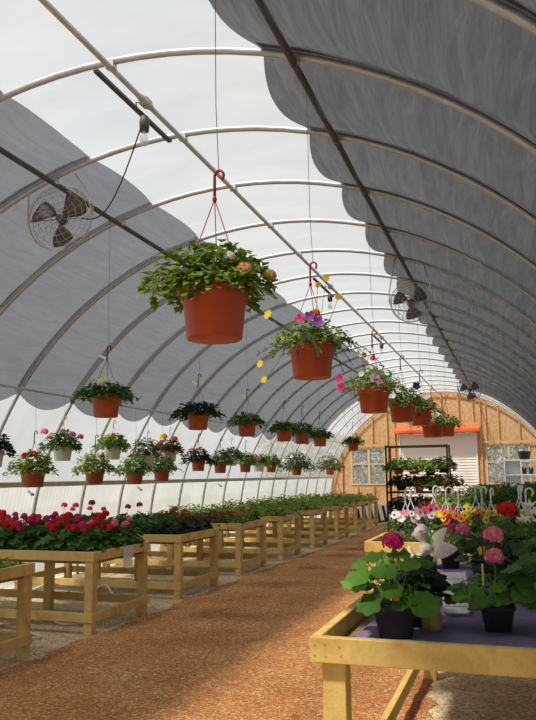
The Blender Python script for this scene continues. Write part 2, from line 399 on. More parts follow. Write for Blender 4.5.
for x in (-1.1, -.5, .1, .7, 1.2):
    struct(MB().box((x-.02, BACK-.085, 3.3), (x+.02, BACK-.001, arch_z(x+(.03 if x > 0 else -.03))-.03)).build('trim_%d' % num, STUD)); num += 1
for x0, x1, z in ((-3.45, -1.9, 2.53), (1.45, 3.4, 2.55), (-1.55, 1.4, 3.22)):
    struct(MB().box((x0, BACK-.1, z), (x1, BACK-.086, z+.08)).build('trim_%d' % num, STUD)); num += 1
for i, (x0, x1, z0, z1) in enumerate(WIN):
    w = thing('window_%d' % (i+1), None, None, (0, 0, 0)); w['kind'] = 'structure'
    m = MB(); t = .05; y0, y1 = BACK-.03, BACK+.05
    m.box((x0, y0, z0), (x0+t, y1, z1)); m.box((x1-t, y0, z0), (x1, y1, z1)); m.box((x0+t, y0, z0), (x1-t, y1, z0+t)); m.box((x0+t, y0, z1-t), (x1-t, y1, z1))
    xm = x0+(x1-x0)*.52; m.box((xm-.04, y0, z0+t), (xm+.04, y1, z1-t))
    zm = z0+(z1-z0)*.55; m.box((x0+t, y0+.01, zm-.02), (xm-.04, y1, zm+.02)); m.box((xm+.04, y0+.01, zm-.02), (x1-t, y1, zm+.02))
    m.build('window_frame', pbr('window_frame_paint', srgb(206, 188, 158), .6), w)
    for a, b in ((x0+t, xm-.04), (xm+.04, x1-t)):
        MB().box((a, BACK+.012, z0+t), (b, BACK+.018, z1-t)).build('pane', WINGLASS, w)
# lap-sided garden room front standing in the end wall
d = thing('door_1', None, None); d['kind'] = 'structure'
m = MB(); z = 0; x0, x1 = DOOR[0]+.05, DOOR[1]-.05
while z < 2.9:
    m.add([(x0, BACK-.06, z), (x1, BACK-.06, z), (x1, BACK-.035, z+.1), (x0, BACK-.035, z+.1), (x0, BACK-.035, z), (x1, BACK-.035, z)], [(0, 1, 2, 3), (0, 4, 5, 1)]); z += .1
m.box((x0, BACK-.034, 0), (x1, BACK+.02, 2.93)); m.build('siding_panel', SIDING, d)
for a, b in ((DOOR[0], x0), (x1, DOOR[1])): MB().box((a, BACK-.09, 0), (b, BACK+.03, 2.95)).build('jamb', WHITEPL, d)
aw = MB(); y0 = BACK-.5
aw.add([(-1.56, y0, 2.96), (1.42, y0, 2.96), (1.42, y0, 3.05), (-1.56, y0, 3.05), (-1.56, BACK-.1, 2.98), (1.42, BACK-.1, 2.98), (1.42, BACK-.1, 3.2), (-1.56, BACK-.1, 3.2)],
       [(0, 1, 2, 3), (5, 4, 7, 6), (3, 2, 6, 7), (0, 4, 5, 1), (0, 3, 7, 4), (1, 5, 6, 2)])
for i in range(30): aw.box((-1.55+i*.1, y0-.006, 2.97), (-1.51+i*.1, y0, 3.05))
tag(aw.build('awning', ORANGE), 'orange red awning board over the white lap-sided door front', 'awning')

# ------------------------------------------------------------------ shade cloths
def cloth(name, xe, xb, y0, y1, label, sgn, ampe=.09, sag=.06, mat=None):
    mat = mat or CLOTH
    m = MB(); n = 30; ys = []; y = y0
    while y < y1: ys.append(y); y += 1.22/12
    vs = []
    for y in ys:
        u = (y-4.318)/1.22; s_ = abs(sin(pi*(u % 1)**1.15)); sg = 1 if xe > 0 else -1
        se = abs(sin(pi*(u % 1))); wob = .03*mn.noise(Vector((y*.9, xe, 0)))
        a0 = math.asin((xe-sg*ampe*se**.8+wob)/AX); a1 = math.asin(xb/AX)+sg*.045*se**.8
        for i in range(n+1):
            t = i/n; a = a0+(a1-a0)*t
            bulge = -sag*s_**.85*(1+.25*mn.noise(Vector((t*5, y*.4, xe))))+.012*mn.noise(Vector((t*14, y*3, xe)))*s_
            o = .032+bulge
            if t > .97: o -= .015
            vs.append(((AX+o)*sin(a), y, ZC+(BZ+o)*cos(a)))
    k = n+1
    m.add(vs, [(j*k+i, j*k+i+1, (j+1)*k+i+1, (j+1)*k+i) for j in range(len(ys)-1) for i in range(n)], True)
    o = tag(m.build(name, mat), label, 'shade cloth')
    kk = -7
    while HY(kk) < y1+.1:                      # strip added over the cloth to darken a band before each hoop
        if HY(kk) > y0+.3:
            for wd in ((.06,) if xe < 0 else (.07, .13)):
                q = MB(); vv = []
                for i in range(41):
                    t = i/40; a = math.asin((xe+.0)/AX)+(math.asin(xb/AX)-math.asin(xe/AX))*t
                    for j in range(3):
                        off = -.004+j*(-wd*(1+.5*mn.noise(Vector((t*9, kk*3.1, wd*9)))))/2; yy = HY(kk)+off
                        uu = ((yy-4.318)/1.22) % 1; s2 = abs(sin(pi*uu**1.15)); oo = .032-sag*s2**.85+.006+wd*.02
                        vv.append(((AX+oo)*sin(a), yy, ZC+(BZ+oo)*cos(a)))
                q.add(vv, [(i*3+j, i*3+j+1, i*3+j+4, i*3+j+3) for i in range(40) for j in range(2)], True); q.build('shading_strip', mat, o)
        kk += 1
    return o
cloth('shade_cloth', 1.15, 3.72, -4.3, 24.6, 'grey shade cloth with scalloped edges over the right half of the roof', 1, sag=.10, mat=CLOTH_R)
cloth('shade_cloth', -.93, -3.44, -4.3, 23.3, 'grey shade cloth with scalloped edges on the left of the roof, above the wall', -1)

# ------------------------------------------------------------------ fans and lamps
def fan(loc, ymount, rz, label, R=.25, tilt=0.0):
    t = thing('circulation_fan', label, 'fan', loc, rz, None)
    cg = MB()
    for y in (-.07, .07):
        for q in (.2, .4, .6, .8, .95): 
            cg.tube([(R*q*cos(2*pi*i/28), y*(1-.35*q*q)*1.1, R*q*sin(2*pi*i/28)) for i in range(29)], .0022 if q < .9 else .003, 4, False)
        for i in range(20):
            a = 2*pi*i/20; cg.tube([(R*q*cos(a+.5*q), y*(1-.35*q*q)*1.1, R*q*sin(a+.5*q)) for q in (.12, .4, .7, 1.0)], .0018, 4, False)
    cg.tube([(R*cos(2*pi*i/32), 0, R*sin(2*pi*i/32)) for i in range(33)], .007, 6, False)
    cg.lathe([(.0, -.001), (.035, 0), (.035, .006), (0, .007)], 14, (0, 0, 0)) if 0 else None
    cg.build('cage', SILVER, t)
    for b in range(3):
        m = MB(); a0 = .5+b*2*pi/3; nn = 7; vs = []
        for i in range(nn+1):
            q = .16+.7*i/nn; wd = .34+.62*sin(pi*min(1, i/nn*.62+.12))
            for j in range(5):
                a = a0+(j/4-.5)*wd*1.15+.25*q; vs.append((R*q*cos(a), (.5-j/4)*.075*(.6+.6*q), R*q*sin(a)))
        m.add(vs, [(i*5+j, i*5+j+1, (i+1)*5+j+1, (i+1)*5+j) for i in range(nn) for j in range(4)], True)
        o = m.build('blade', BLADE, t); md = o.modifiers.new('s', 'SOLIDIFY'); md.thickness = .003
    m = MB(); ry = Matrix.Rotation(pi/2, 3, 'X')
    m.ell((0, .05, 0), (.05, .06, .05)); m.ell((0, -.01, 0), (.035, .03, .035)); m.build('motor', DARKSTEEL, t)
    br = MB(); h = arch_z(loc[0])-loc[2]
    for sx in (-1, 1):
        xw = loc[0]+sx*(R*.72)
        zt = arch_z(xw)-loc[2]-.02
        br.tube([(sx*(R+.012), 0, 0), (sx*(R+.012), 0, R*.55), (sx*R*.72, (ymount-loc[1])*.9, max(zt, R*.7))], .008, 6)
        br.tube([(sx*(R+.012), 0, -.01), (sx*R*.96, 0, 0)], .01, 6)
    br.tube([(-(R+.012), 0, 0), (-(R*.5), .03, 0), (R*.5, .03, 0), (R+.012, 0, 0)], .006, 6)
    br.build('bracket', SILVER, t)
    return t
fan((-1.37, 5.74, 3.93), 5.54, .12, 'silver caged circulation fan hanging nearest, below the left shade cloth', .32)
fan((1.47, 9.05, 3.61), 9.2, .1, 'silver caged fan right of the ridge pipe, above the brown baskets')
fan((1.66, 17.7, 3.42), 17.74, .1, 'small distant caged fan above the orange awning at the back', .26)
def lamp(x, y, ky, label, strut=True):
    zt = arch_z(0)-.048
    t = thing('bare_bulb_lamp', label, 'lamp', (x, y, zt))
    m = MB(); m.box((-.035, -.055, -.04), (.04, .055, .03), .012); m.tube([(0, -.09, 0), (0, .09, 0)], .028, 8); m.build('junction_box', pbr('box_grey', srgb(178, 176, 170), .5), t)
    m = MB(); m.tube([(-.04, -.02, -.01), (-.07, -.02, .0), (-.075, 0, -.05), (-.03, .02, -.08), (-.02, .02, -.12)], .006, 6)
    m.build('cord', BLACKPL, t)
    sk = MB(); sk.lathe([(0, .05), (.034, .045), (.04, .0), (.036, -.075), (0, -.08)], 16, (-.015, .02, -.16)); sk.build('socket', DARKSTEEL, t)
    b = MB(); b.lathe([(.018, 0), (.02, -.03), (.034, -.06), (.038, -.085), (.03, -.112), (.0, -.125)], 16, (-.015, .02, -.235)); b.build('bulb', GLASSM, t)
    st = MB(); k0 = HY(ky); z = arch_z(-.13)-.04
    st.box((-.145-x*0, k0-y, z-zt-.014), (-.105, k0+1.22-y, z-zt+.006)); st.build('mounting_strut', DARKSTEEL, t)
    return t
lamp(0, 4.84, 0, 'bare bulb in a dark socket hanging under the nearest ridge box')
lamp(0, 10.95, 5, 'bare bulb under the ridge pipe, second from the front')
lamp(0, 15.6, 9, 'bare bulb under the ridge pipe, third from the front, above the red hooks')
pts = []
A = Vector((-.03, 4.87, 4.28)); B = Vector((-1.05, 5.62, 3.85))
for i in range(13):
    q = i/12; p = A.lerp(B, q); p.z -= .32*sin(pi*q)*.9; pts.append(p)
tag(MB().tube(pts, .006, 6).build('power_cord', BLACKPL), 'black power cord sagging from the nearest lamp to the left fan', 'cord')

# ------------------------------------------------------------------ plants
def wedge(m, n, R, H, leafL, rng, droop=.5, z0=0, rin=0.0, wid=.78):
    """mound of n pointed leaves over a pot mouth of height z0"""
    for i in range(n):
        a = rng.uniform(0, 2*pi); q = sqrt(rng.uniform(rin, 1)); rr = R*q
        z = z0+H*(1-.85*q**3)*rng.uniform(.1, 1.05)-max(0, q-.62)*droop*R*rng.uniform(0, 1.7)+rng.uniform(-.01, .02)
        lump = 1+.22*sin(3*a+R*40)+.12*sin(5*a+H*70); rr *= lump
        d = Vector((cos(a), sin(a), rng.uniform(-.5, .8)-q*.4)); d += Vector((rng.uniform(-.8, .8), rng.uniform(-.8, .8), 0))
        L = leafL*rng.uniform(.6, 1.25)
        m.leaf((rr*cos(a), rr*sin(a), z), d, (cos(a)*.4+rng.uniform(-.5, .5), sin(a)*.4+rng.uniform(-.5, .5), 1), L, L*wid*rng.uniform(.8, 1.2))
def trail(m, rng, a, r0, z0, length, leafL, out=.5):
    p = Vector((r0*cos(a), r0*sin(a), z0)); d = Vector((cos(a)*out, sin(a)*out, .15)); pts = [p.copy()]
    n = int(length/.025)
    for i in range(n):
        d += Vector((rng.uniform(-.12, .12), rng.uniform(-.12, .12), -.10)); d.normalize(); p = p+d*.025; pts.append(p.copy())
        for s_ in (0, 1):
            v = Vector((rng.uniform(-1, 1), rng.uniform(-1, 1), rng.uniform(-.6, .6)))
            L = leafL*rng.uniform(.6, 1.1); m.leaf(p, v, (rng.uniform(-.5, .5), rng.uniform(-.5, .5), 1), L, L*.6)
    m.tube(pts, .0022, 4, False)
def flower(kind, r, mat, parent, loc, nrm=(0, -.3, 1), name='flower', stalk=None):
    m = MB(); n = Vector(nrm).normalized()
    if kind == 'ball':
        N_ = 20
        for i in range(N_):
            z = 1-1.35*(i+.5)/N_; a = i*2.399; q = sqrt(max(0, 1-z*z)); dd = Vector((q*cos(a), q*sin(a), z*.85))
            m.floret(dd*r*.72, dd, r*.42, 5, .25)
    elif kind == 'daisy': m.floret((0, 0, 0), n, r, 8, .12); m.floret(n*r*.08, n, r*.3, 6, .1)
    elif kind == 'petunia': m.floret((0, 0, 0), n, r, 5, .3)
    elif kind == 'lily':
        for k in range(6):
            dd = (n+Vector((cos(k*1.05+.3), sin(k*1.05+.3), .2))*.9).normalized(); m.leaf((0, 0, 0), dd, n, r*1.2, r*.5)
    o = m.build(name, mat, parent); o.location = loc
    if kind in ('daisy', 'pansy'):
        pass
    return o
def pansy(r, mat, mat2, parent, loc, nrm):
    m = MB(); n = Vector(nrm).normalized(); m.floret((0, 0, 0), n, r, 5, .12); o = m.build('flower', mat, parent); o.location = loc
    c = MB(); c.floret(n*r*.12, n, r*.3, 5, .05); c.build('flower_eye', mat2, o)
    return o
def pot_mesh(r=.155, h=.225, band=.062, rb=.8):
    k = r/.155
    return MB().lathe([(0, 0), (r*rb*.96, 0), (r*rb, .008), (r*.90, h-band-.006), (r*.955, h-band), (r*.985, h-band+.006), (r*1.0, h-.006), (r*.985, h), (r*.945, h-.003), (r*.93, h-.045)], 32)
def hanger(parent, r, zr_, hub, hook_top, mat, wires=3, ph=.4, rw=.0026, tagp=False, hr=.019):
    m = MB()
    for k in range(wires):
        a = ph+2*pi*k/wires; m.tube([(r*cos(a), r*sin(a), zr_-.01), (r*.97*cos(a), r*.97*sin(a), zr_+.01), (0, 0, hub)], rw, 5)
    m.build('hanger_strands', mat, parent)
    h = MB(); L = hook_top-hub; pts = [(0, 0, hub-.01), (0, 0, hub+L*.45)]
    for i in range(9):
        a = -pi/2-.2+i*(1.45*pi)/8+pi; 
        pts.append((hr*1.15-hr*1.15*cos(i*1.3*pi/8)-.0, 0, hub+L*.72+hr*1.3*sin(i*1.3*pi/8)))
    h.tube([pts[0], pts[1]]+pts[2:], [rw*2.6]*11, 6); h.ell((0, 0, hub), (.011, .011, .016), 8, 6)
    hk = h.build('hook', mat, parent)
    if tagp:
        t = MB(); t.obox((-.05, 0, hub+.02), ((1, 0, -.45), (0, 1, 0), (.45, 0, 1)), (.045, .001, .012)); t.build('care_tag', WHITEPL, parent)
    return hk
def basket(x, y, zb, label, leaf=L_MID, n=380, R=.24, H=.17, L=.055, fl=(), pot=TERRA, r=.152, hook=HOOKRED, trails=0, tl=.25, tmat=None, wire_to=None, seed=1, h=.225, hub=.62, top=.79, rz=0, group=None, wires=3, hasTag=False, cat='hanging basket', rw=.0026):
    rng = random.Random(seed); random.seed(seed)
    t = thing('hanging_basket', label, cat, (x, y, zb), rz, group)
    pot_mesh(r, h).build('pot', pot, t)
    MB().lathe([(0, h-.03), (r*.93, h-.035)], 20).build('soil', SOIL, t)
    m = MB(); wedge(m, n, R, H, L, rng, .55, h-.01)
    m.build('foliage', leaf, t)
    if trails:
        m = MB()
        m.tube([(r*.9*cos(i*pi/12), r*.9*sin(i*pi/12), h-.004) for i in range(25)], .003, 4, False)
        for i in range(trails): trail(m, rng, rng.uniform(0, 6.28), r*.9, h+.01, tl*rng.uniform(.5, 1.2), L*.75)
        m.build('trailing_stems', tmat or leaf, t)
    hanger(t, r*.99, h, hub, top, hook, wires, rng.uniform(0, 2), tagp=hasTag, rw=rw, hr=.019 if rw < .003 else .028)
    if wire_to:
        dx = 0; z1 = wire_to-zb
        k = top-.01
        MB().tube([(.02, 0, k-.02), (.018, 0, k+.03), (.006, .0, k+.3), (.0, 0, (k+z1)*.62), (.014, 0, (k+z1)*.62+.01), (0, 0, (k+z1)*.62+.03), (0, 0, z1)], .002, 5).build('hanging_wire', WIRE, t)
    for (fk, fr, col, a, q, dz) in fl:
        px, py = R*q*cos(a), R*q*sin(a); nn = Vector((cos(a)*q, sin(a)*q-.35, .7)) if zb < 1.2 else Vector((cos(a)*.4, -1.0, .25))
        if fk == 'pansy': pansy(fr, PET[col], PET['violetdark'], t, (px, py, h+dz), nn)
        else: flower(fk, fr, PET[col], t, (px, py, h+dz), nn)
        if dz > H*1.1 or q > 1.15:
            MB().tube([(px*.45, py*.45, h+.02), (px*.75, py*.75, h+dz*.6), (px, py, h+dz-.004)], .0018, 4).build('flower_stalk', STALK, t)
    return t
PZ = arch_z(1.388)-.05; LZ = arch_z(-3.39)-.04
D = radians
# row under the right purlin. Angles: -90 deg faces the camera, 180 the left
basket(1.39, 2.92, 2.085, 'largest nearest terracotta basket of bushy green geraniums with peach blooms at its right', L_MID, 1300, .235, .2, .05, trails=9, tl=.22,
       fl=[('ball', .038, 'peach', D(-35), .98, .035), ('ball', .03, 'white', D(-50), .85, .09), ('ball', .034, 'peach', D(-5), 1.12, .03), ('ball', .022, 'white', D(-60), .45, .13), ('ball', .024, 'pink', D(-160), 1.0, .08)], wire_to=PZ, seed=3, hub=.64)
basket(1.39, 4.55, 2.115, 'second terracotta basket with yellow daisies, purple petunias and grey trailing stems', L_MID, 1000, .225, .14, .036, trails=12, tl=.36, tmat=L_GREY,
       fl=[('daisy', .034, 'yellow', D(-165), 1.25, .2), ('daisy', .028, 'yellow', D(-170), 1.5, -.12), ('daisy', .026, 'yellow', D(-150), 1.4, -.24), ('daisy', .024, 'yellow', D(-10), .5, .42), ('daisy', .024, 'yellow', D(-15), .9, .28), ('daisy', .022, 'yellow', D(60), .3, .40), ('daisy', .02, 'yellow', D(-5), 1.55, -.1),
           ('petunia', .038, 'purple', D(-80), .4, .16), ('petunia', .04, 'purple', D(-60), .7, .11), ('petunia', .034, 'magenta', D(-120), .45, .15), ('ball', .035, 'orange', D(-45), .25, .19), ('petunia', .02, 'peach', D(-140), .9, .02)], wire_to=PZ, seed=5)
basket(1.39, 6.73, 2.06, 'third terracotta basket on the right row, lime foliage with pink petunias at its left', L_LIME, 900, .23, .2, .04, trails=8, tl=.25, tmat=L_MID,
       fl=[('petunia', .045, 'magenta', D(-175), 1.35, .1), ('petunia', .04, 'magenta', D(-160), 1.25, -.0), ('petunia', .045, 'magenta', D(170), 1.4, .03), ('petunia', .05, 'lilac', D(-75), .75, .07), ('petunia', .035, 'white', D(-100), .4, .17), ('petunia', .03, 'white', D(-120), .7, .12), ('petunia', .04, 'pink', D(-60), .9, .02), ('ball', .03, 'coral', D(100), .6, .3)], wire_to=PZ, seed=8)
basket(1.39, 8.5, 2.09, 'fourth terracotta basket on the right row, with dark violet and white petunias', L_DEEP, 560, .24, .17, .05, trails=5, fl=[('petunia', .05, 'violetdark', D(-130), .7, .15), ('petunia', .05, 'violetdark', D(-20), .8, .17), ('petunia', .05, 'violetdark', D(150), .8, .2), ('petunia', .04, 'white', D(-95), .55, .13), ('petunia', .04, 'white', D(-70), .3, .15), ('petunia', .04, 'white', D(-110), .85, .06)], wire_to=PZ, seed=9)
basket(1.39, 10.3, 2.16, 'fifth terracotta basket on the right row, partly hidden, with one large white bloom', L_DEEP, 480, .23, .18, .05, trails=3, fl=[('petunia', .06, 'white', D(-60), .8, .16), ('petunia', .05, 'white', D(-140), .5, .16)], wire_to=PZ, seed=10)
basket(1.39, 11.7, 2.06, 'sixth terracotta basket on the right row, with small white blooms above the orange awning', L_DEEP, 520, .25, .2, .05, trails=3, r=.17, fl=[('petunia', .06, 'white', D(-100), .5, .2), ('petunia', .045, 'white', D(-60), .8, .12), ('petunia', .045, 'white', D(-120), .7, .1)], wire_to=PZ, seed=11)
basket(1.39, 14.2, 2.19, 'last terracotta basket on the right row, plain green, in front of the orange awning', L_DEEP, 420, .27, .17, .055, trails=5, wire_to=PZ, seed=12, r=.165)
# row under the left purlin
LP = arch_z(-1.322)-.05
LEFT = [(6.57, 'nearest basket on the left upper row, brown pot with white blossoms', L_DEEP, [('ball', .05, 'white', D(-90), .5, .11), ('ball', .045, 'white', D(-130), .5, .11), ('ball', .04, 'white', D(-60), .4, .14), ('petunia', .04, 'white', D(-160), .8, .08), ('petunia', .035, 'yellow', D(-100), .3, .16), ('petunia', .04, 'white', D(-30), .6, .11)], 8),
        (8.87, 'second basket on the left upper row, bushy dark ivy foliage spreading wide', L_DARK, [], 16),
        (10.73, 'third basket on the left upper row, green foliage with wispy sides', L_DEEP, [], 7),
        (12.66, 'fourth basket on the left upper row, first of a tight cluster of three', L_DEEP, [], 4),
        (13.84, 'fifth basket on the left upper row, fullest foliage, middle of the three in a cluster', L_DEEP, [], 6),
        (15.22, 'sixth basket on the left upper row, rightmost of the three in a cluster', L_DEEP, [], 4),
        (18.57, 'farthest basket on the left upper row, hanging before the left window', L_OLIVE, [], 6)]
for i, (y, lab, lm, fls, tr) in enumerate(LEFT):
    basket(-1.32, y, 2.1, lab, lm, 520, .22 if i != 1 else .28, .13 if i != 4 else .19, .068, fl=fls, pot=TERRA2, r=.15, hook=HOOKDARK, trails=tr, tl=.26, wire_to=LP, seed=20+i, top=.75, hub=.6, hasTag=i in (0, 1, 2))
# lower rows along the left wall
LOW = [(8.22, 1.38, .165, 'nearest low basket by the left wall, brown pot with red geraniums', L_MID, [('ball', .055, 'red', D(-120), .45, .18), ('ball', .055, 'red', D(-60), .25, .2), ('ball', .03, 'coral', D(-20), .5, .14)], 4),
       (9.71, 1.40, .15, 'second low basket by the left wall, brown pot, lime leaves and one red flower', L_LIME, [('ball', .04, 'red', D(-20), .7, .17), ('petunia', .05, 'yellow', D(-170), .6, .06), ('petunia', .04, 'yellow', D(-140), .5, .08)], 6),
       (10.93, 1.38, .15, 'third low basket by the left wall, brown pot with tall pink sprigs', L_MID, [('petunia', .04, 'pink', D(-150), .6, .42), ('petunia', .04, 'pink', D(-130), .2, .3)], 5),
       (11.91, 1.42, .15, 'fourth low basket by the left wall, brown pot with pale pink flowers', L_MID, [('petunia', .04, 'pink', D(-90), .5, .2), ('petunia', .04, 'pink', D(-60), .3, .25), ('petunia', .035, 'lilac', D(-120), .6, .17)], 6),
       (13.5, 1.6, .14, 'fifth low basket by the left wall, dark foliage spilling over its left side', L_DARK, [('ball', .045, 'pink', D(-60), .6, .2), ('ball', .04, 'pink', D(-130), .6, .2)], 14),
       (14.65, 1.56, .14, 'sixth low basket by the left wall, small brown pot with olive leaves', L_OLIVE, [], 4),
       (16.18, 1.58, .14, 'seventh low basket by the left wall, green foliage with a pinkish neighbour', L_MID, [('ball', .05, 'lilac', D(0), 1.0, .1)], 4),
       (18.09, 1.58, .14, 'eighth low basket by the left wall, dark green foliage with bright tips', L_MID, [], 6),
       (20.4, 1.5, .15, 'ninth low basket by the left wall, huge airy foliage with tiny white flowers', L_OLIVE, [('petunia', .05, 'white', D(-100), .7, .3), ('petunia', .05, 'white', D(-60), .9, .4), ('petunia', .05, 'white', D(-140), .9, .2)], 12),
       (24.4, 1.5, .15, 'farthest low basket by the left wall, airy foliage with tiny white flowers', L_OLIVE, [('petunia', .06, 'white', D(-100), .7, .3), ('petunia', .06, 'white', D(-50), .9, .2)], 10)]
for i, (y, zb, r, lab, lm, fls, tr) in enumerate(LOW):
    big = i >= 8
    basket(-3.36, y, zb, lab, lm, 560 if not big else 1300, .25 if not big else .44, .23 if not big else .42, .07, fl=fls, pot=TERRA2, r=r, hook=HOOKDARK, trails=tr, tl=.26, wire_to=LZ, seed=40+i, top=.75, hub=.58)
WH = [(7.42, 1.63, 'white hanging pot with dark leaves at the far left edge', L_DARK, []),
      (8.87, 1.73, 'white hanging pot with pink geraniums spreading to both sides', L_DEEP, [('ball', .06, 'pink', D(-150), 1.1, .2), ('ball', .055, 'pink', D(-20), .9, .15), ('ball', .05, 'pink', D(0), 1.2, .12), ('ball', .045, 'lilac', D(-60), .5, .2), ('ball', .05, 'pink', D(170), 1.1, .13)]),
      (10.22, 1.77, 'small white hanging pot with yellow flowers on a low green mound', L_MID, [('petunia', .045, 'yellow', D(-100), .4, .14), ('petunia', .04, 'orange', D(-60), .3, .17), ('petunia', .04, 'yellow', D(-60), .6, .12)]),
      (11.35, 1.66, 'white hanging pot hidden by a round pale green bush', L_OLIVE, []),
      (12.22, 1.77, 'white hanging pot with large yellow bloom and rusty pink flowers', L_RUST, [('ball', .08, 'yellow', D(-140), .5, .24), ('ball', .06, 'coral', D(-170), .8, .12), ('ball', .06, 'pink', D(-30), .7, .2)]),
      (15.3, 1.72, 'white hanging pot with grey green foliage among the farther low baskets', L_OLIVE, []),
      (17.1, 1.6, 'white hanging pot with pale pink flowers among the farther low baskets', L_MID, [('ball', .07, 'pink', D(-120), .5, .18), ('ball', .05, 'lilac', D(-50), .6, .12)])]
for i, (y, zb, lab, lm, fls) in enumerate(WH):
    basket(-3.36, y, zb, lab, lm, 520, .23, .2 if i != 3 else .28, .068, fl=fls, pot=WHITEPL, r=.135, h=.2, hook=WHITEPL, trails=4, tl=.24, wire_to=LZ, seed=60+i, top=.62, hub=.5)

# ------------------------------------------------------------------ benches
def bench(name, x0, x1, y0, y1, ztop, label, low=.11, mat=PINE, mids=1, post_in=True, deck_gap=.10, nails=False, inset=.012):
    t = thing(name, label, 'bench', ((x0+x1)/2, (y0+y1)/2, 0)); cx, cy = (x0+x1)/2, (y0+y1)/2
    T, Hh, P = .038, .092, .089; e = .003
    def bx(nm, a, b, mt=mat): 
        o = MB().box((a[0]-cx, a[1]-cy, a[2]), (b[0]-cx, b[1]-cy, b[2]), e).build(nm, mt, t); return o
    for nm, z in (('rim_board', ztop), ('stretcher', low+Hh)):
        hh = Hh if nm == 'rim_board' else .085
        bx(nm, (x0, y0, z-hh), (x1, y0+T, z)); 
        bx(nm, (x0, y1-T, z-hh), (x1, y1, z))
        bx(nm, (x0, y0+T, z-hh), (x0+T, y1-T, z)); bx(nm, (x1-T, y0+T, z-hh), (x1, y1-T, z))
    ztl = ztop-Hh-.001 if nails else ztop-.012
    ny = 2
    for i in range(mids+2):
        xx = x0+inset+(x1-x0-2*inset-P)*i/(mids+1)
        for yy in (y0+inset, y1-inset-P): bx('leg', (xx, yy, 0), (xx+P, yy+P, ztop-(.03 if inset > .03 else Hh)))
    zd = ztop-deck_gap; m = MB(); n = max(3, int((y1-y0-2*T)/.12)); 
    for i in range(n):
        ya = y0+T+(y1-y0-2*T)*i/n+.006; m.box((x0+T+.002-cx, ya-cy, zd-.02), (x1-T-.002-cx, ya+(y1-y0-2*T)/n-.012-cy, zd))
    m.build('deck', OLDWOOD, t)
    if nails:
        for (ax_, az) in ((.02, .062), (.02, .026), (.06, .065), (.062, .024), (.115, .06), (.12, .028)):
            MB().lathe([(0, -.0012), (.0035, -.001), (.0035, .001)], 8).build('nail', DARKSTEEL, t)
            o = t.children[-1] if 0 else bpy.context.scene.collection.objects[-1]; o.rotation_euler = (pi/2, 0, 0); o.location = (x0+ax_-cx, y0-cy-.0005, ztop-Hh+az)
    return t, zd
TB = [(4.32, 5.56, -1.37), (6.46, 7.62, -1.35), (8.57, 9.82, -1.41), (10.8, 12.05, -1.45), (12.85, 14.05, -1.43), (15.0, 16.2, -1.43), (17.15, 18.35, -1.42), (19.3, 20.5, -1.42), (21.3, 22.4, -1.42)]
BL = ['nearest pine bench on the left, only its path-side corner in view', 'pine bench full of red and pink geraniums on the left, second from the front',
      'third pine bench from the front on the left, with dark leafy plants', 'fourth pine bench from the front on the left, with reddish bedding plants',
      'fifth pine bench from the front on the left side of the path', 'sixth pine bench from the front on the left side of the path', 'seventh pine bench from the front on the left side of the path',
      'eighth pine bench on the left, near the far end of the path', 'last pine bench on the left, before the striped slatted panel']
ZD = .68
for i, ((a, b, x1), lab) in enumerate(zip(TB, BL)):
    bench('plant_bench', -3.86, x1, a, b, .78, lab)
# clear pouches hung on the rims
def pouch(x, y, z, label, s=1):
    m = MB(); vs = []; w, h = .09*s, .16*s
    for sd in (0, 1):
        for j in range(6):
            for i in range(5):
                u, v = i/4-.5, j/5; vs.append((sd*.008*(1-4*u*u)*(.3+v)+.012*v*v, u*2*w*(1-.15*v)+.008*sin(v*5), -v*h))
    m.add(vs, [(s_*30+j*5+i, s_*30+j*5+i+1, s_*30+(j+1)*5+i+1, s_*30+(j+1)*5+i) for s_ in (0, 1) for j in range(5) for i in range(4)], True)
    o = m.build('plastic_pouch', CLEARBAG); o.location = (x, y, z); return tag(o, label, 'pouch')
pouch(-1.345, 7.12, .785, 'clear plastic pouch hanging on the rim of the geranium bench', 1.25)
pouch(-1.425, 13.5, .785, 'clear plastic pouch hanging on the rim of the fifth left bench')
pouch(-1.425, 15.6, .785, 'clear plastic pouch hanging on the rim of the sixth left bench')
pouch(-1.415, 17.7, .785, 'clear plastic pouch hanging on the rim of the seventh left bench')

# small bench plants --------------------------------------------------------
def small_plant(label, cat, leaf, kind, seed, R=.13, H=.2, n=90, L=.06, flowers=(), potr=.055, name='bedding_plant', poth=.09, group=None, rl=False):
    rng = random.Random(seed); random.seed(seed)
    t = thing(name, label, cat, (0, 0, 0), 0, group)
    MB().sqloft([(0, 0), (potr*.78, 0), (potr, poth), (potr*.94, poth), (potr*.9, poth-.01), (0, poth-.01)]).build('pot', BLACKPL, t)
    m = MB()
    if rl:
        for i in range(n):
            a = rng.uniform(0, 6.28); q = sqrt(rng.random()); z = poth+H*(1-.65*q*q)*rng.uniform(.15, 1)
            nn = (cos(a)*q*.9+rng.uniform(-.3, .3), sin(a)*q*.9+rng.uniform(-.3, .3), .8); m.rleaf((R*q*cos(a)*.7, R*q*sin(a)*.7, z), (cos(a), sin(a), 0), nn, L*rng.uniform(.35, .6), 5)
    else: wedge(m, n, R, H, L, rng, .3, poth)
    m.build('foliage', leaf, t)
    for (fk, fr, col, dx, dy, dz) in flowers:
        flower(fk, fr, PET[col], t, (dx, dy, poth+dz), (dx*2, dy*2-.3, 1))
        MB().tube([(dx*.3, dy*.3, poth), (dx*.8, dy*.8, poth+dz*.7), (dx, dy, poth+dz-fr*.4)], .0025, 4).build('flower_stalk', STALK, t)
    return t
rr = random.Random(11)
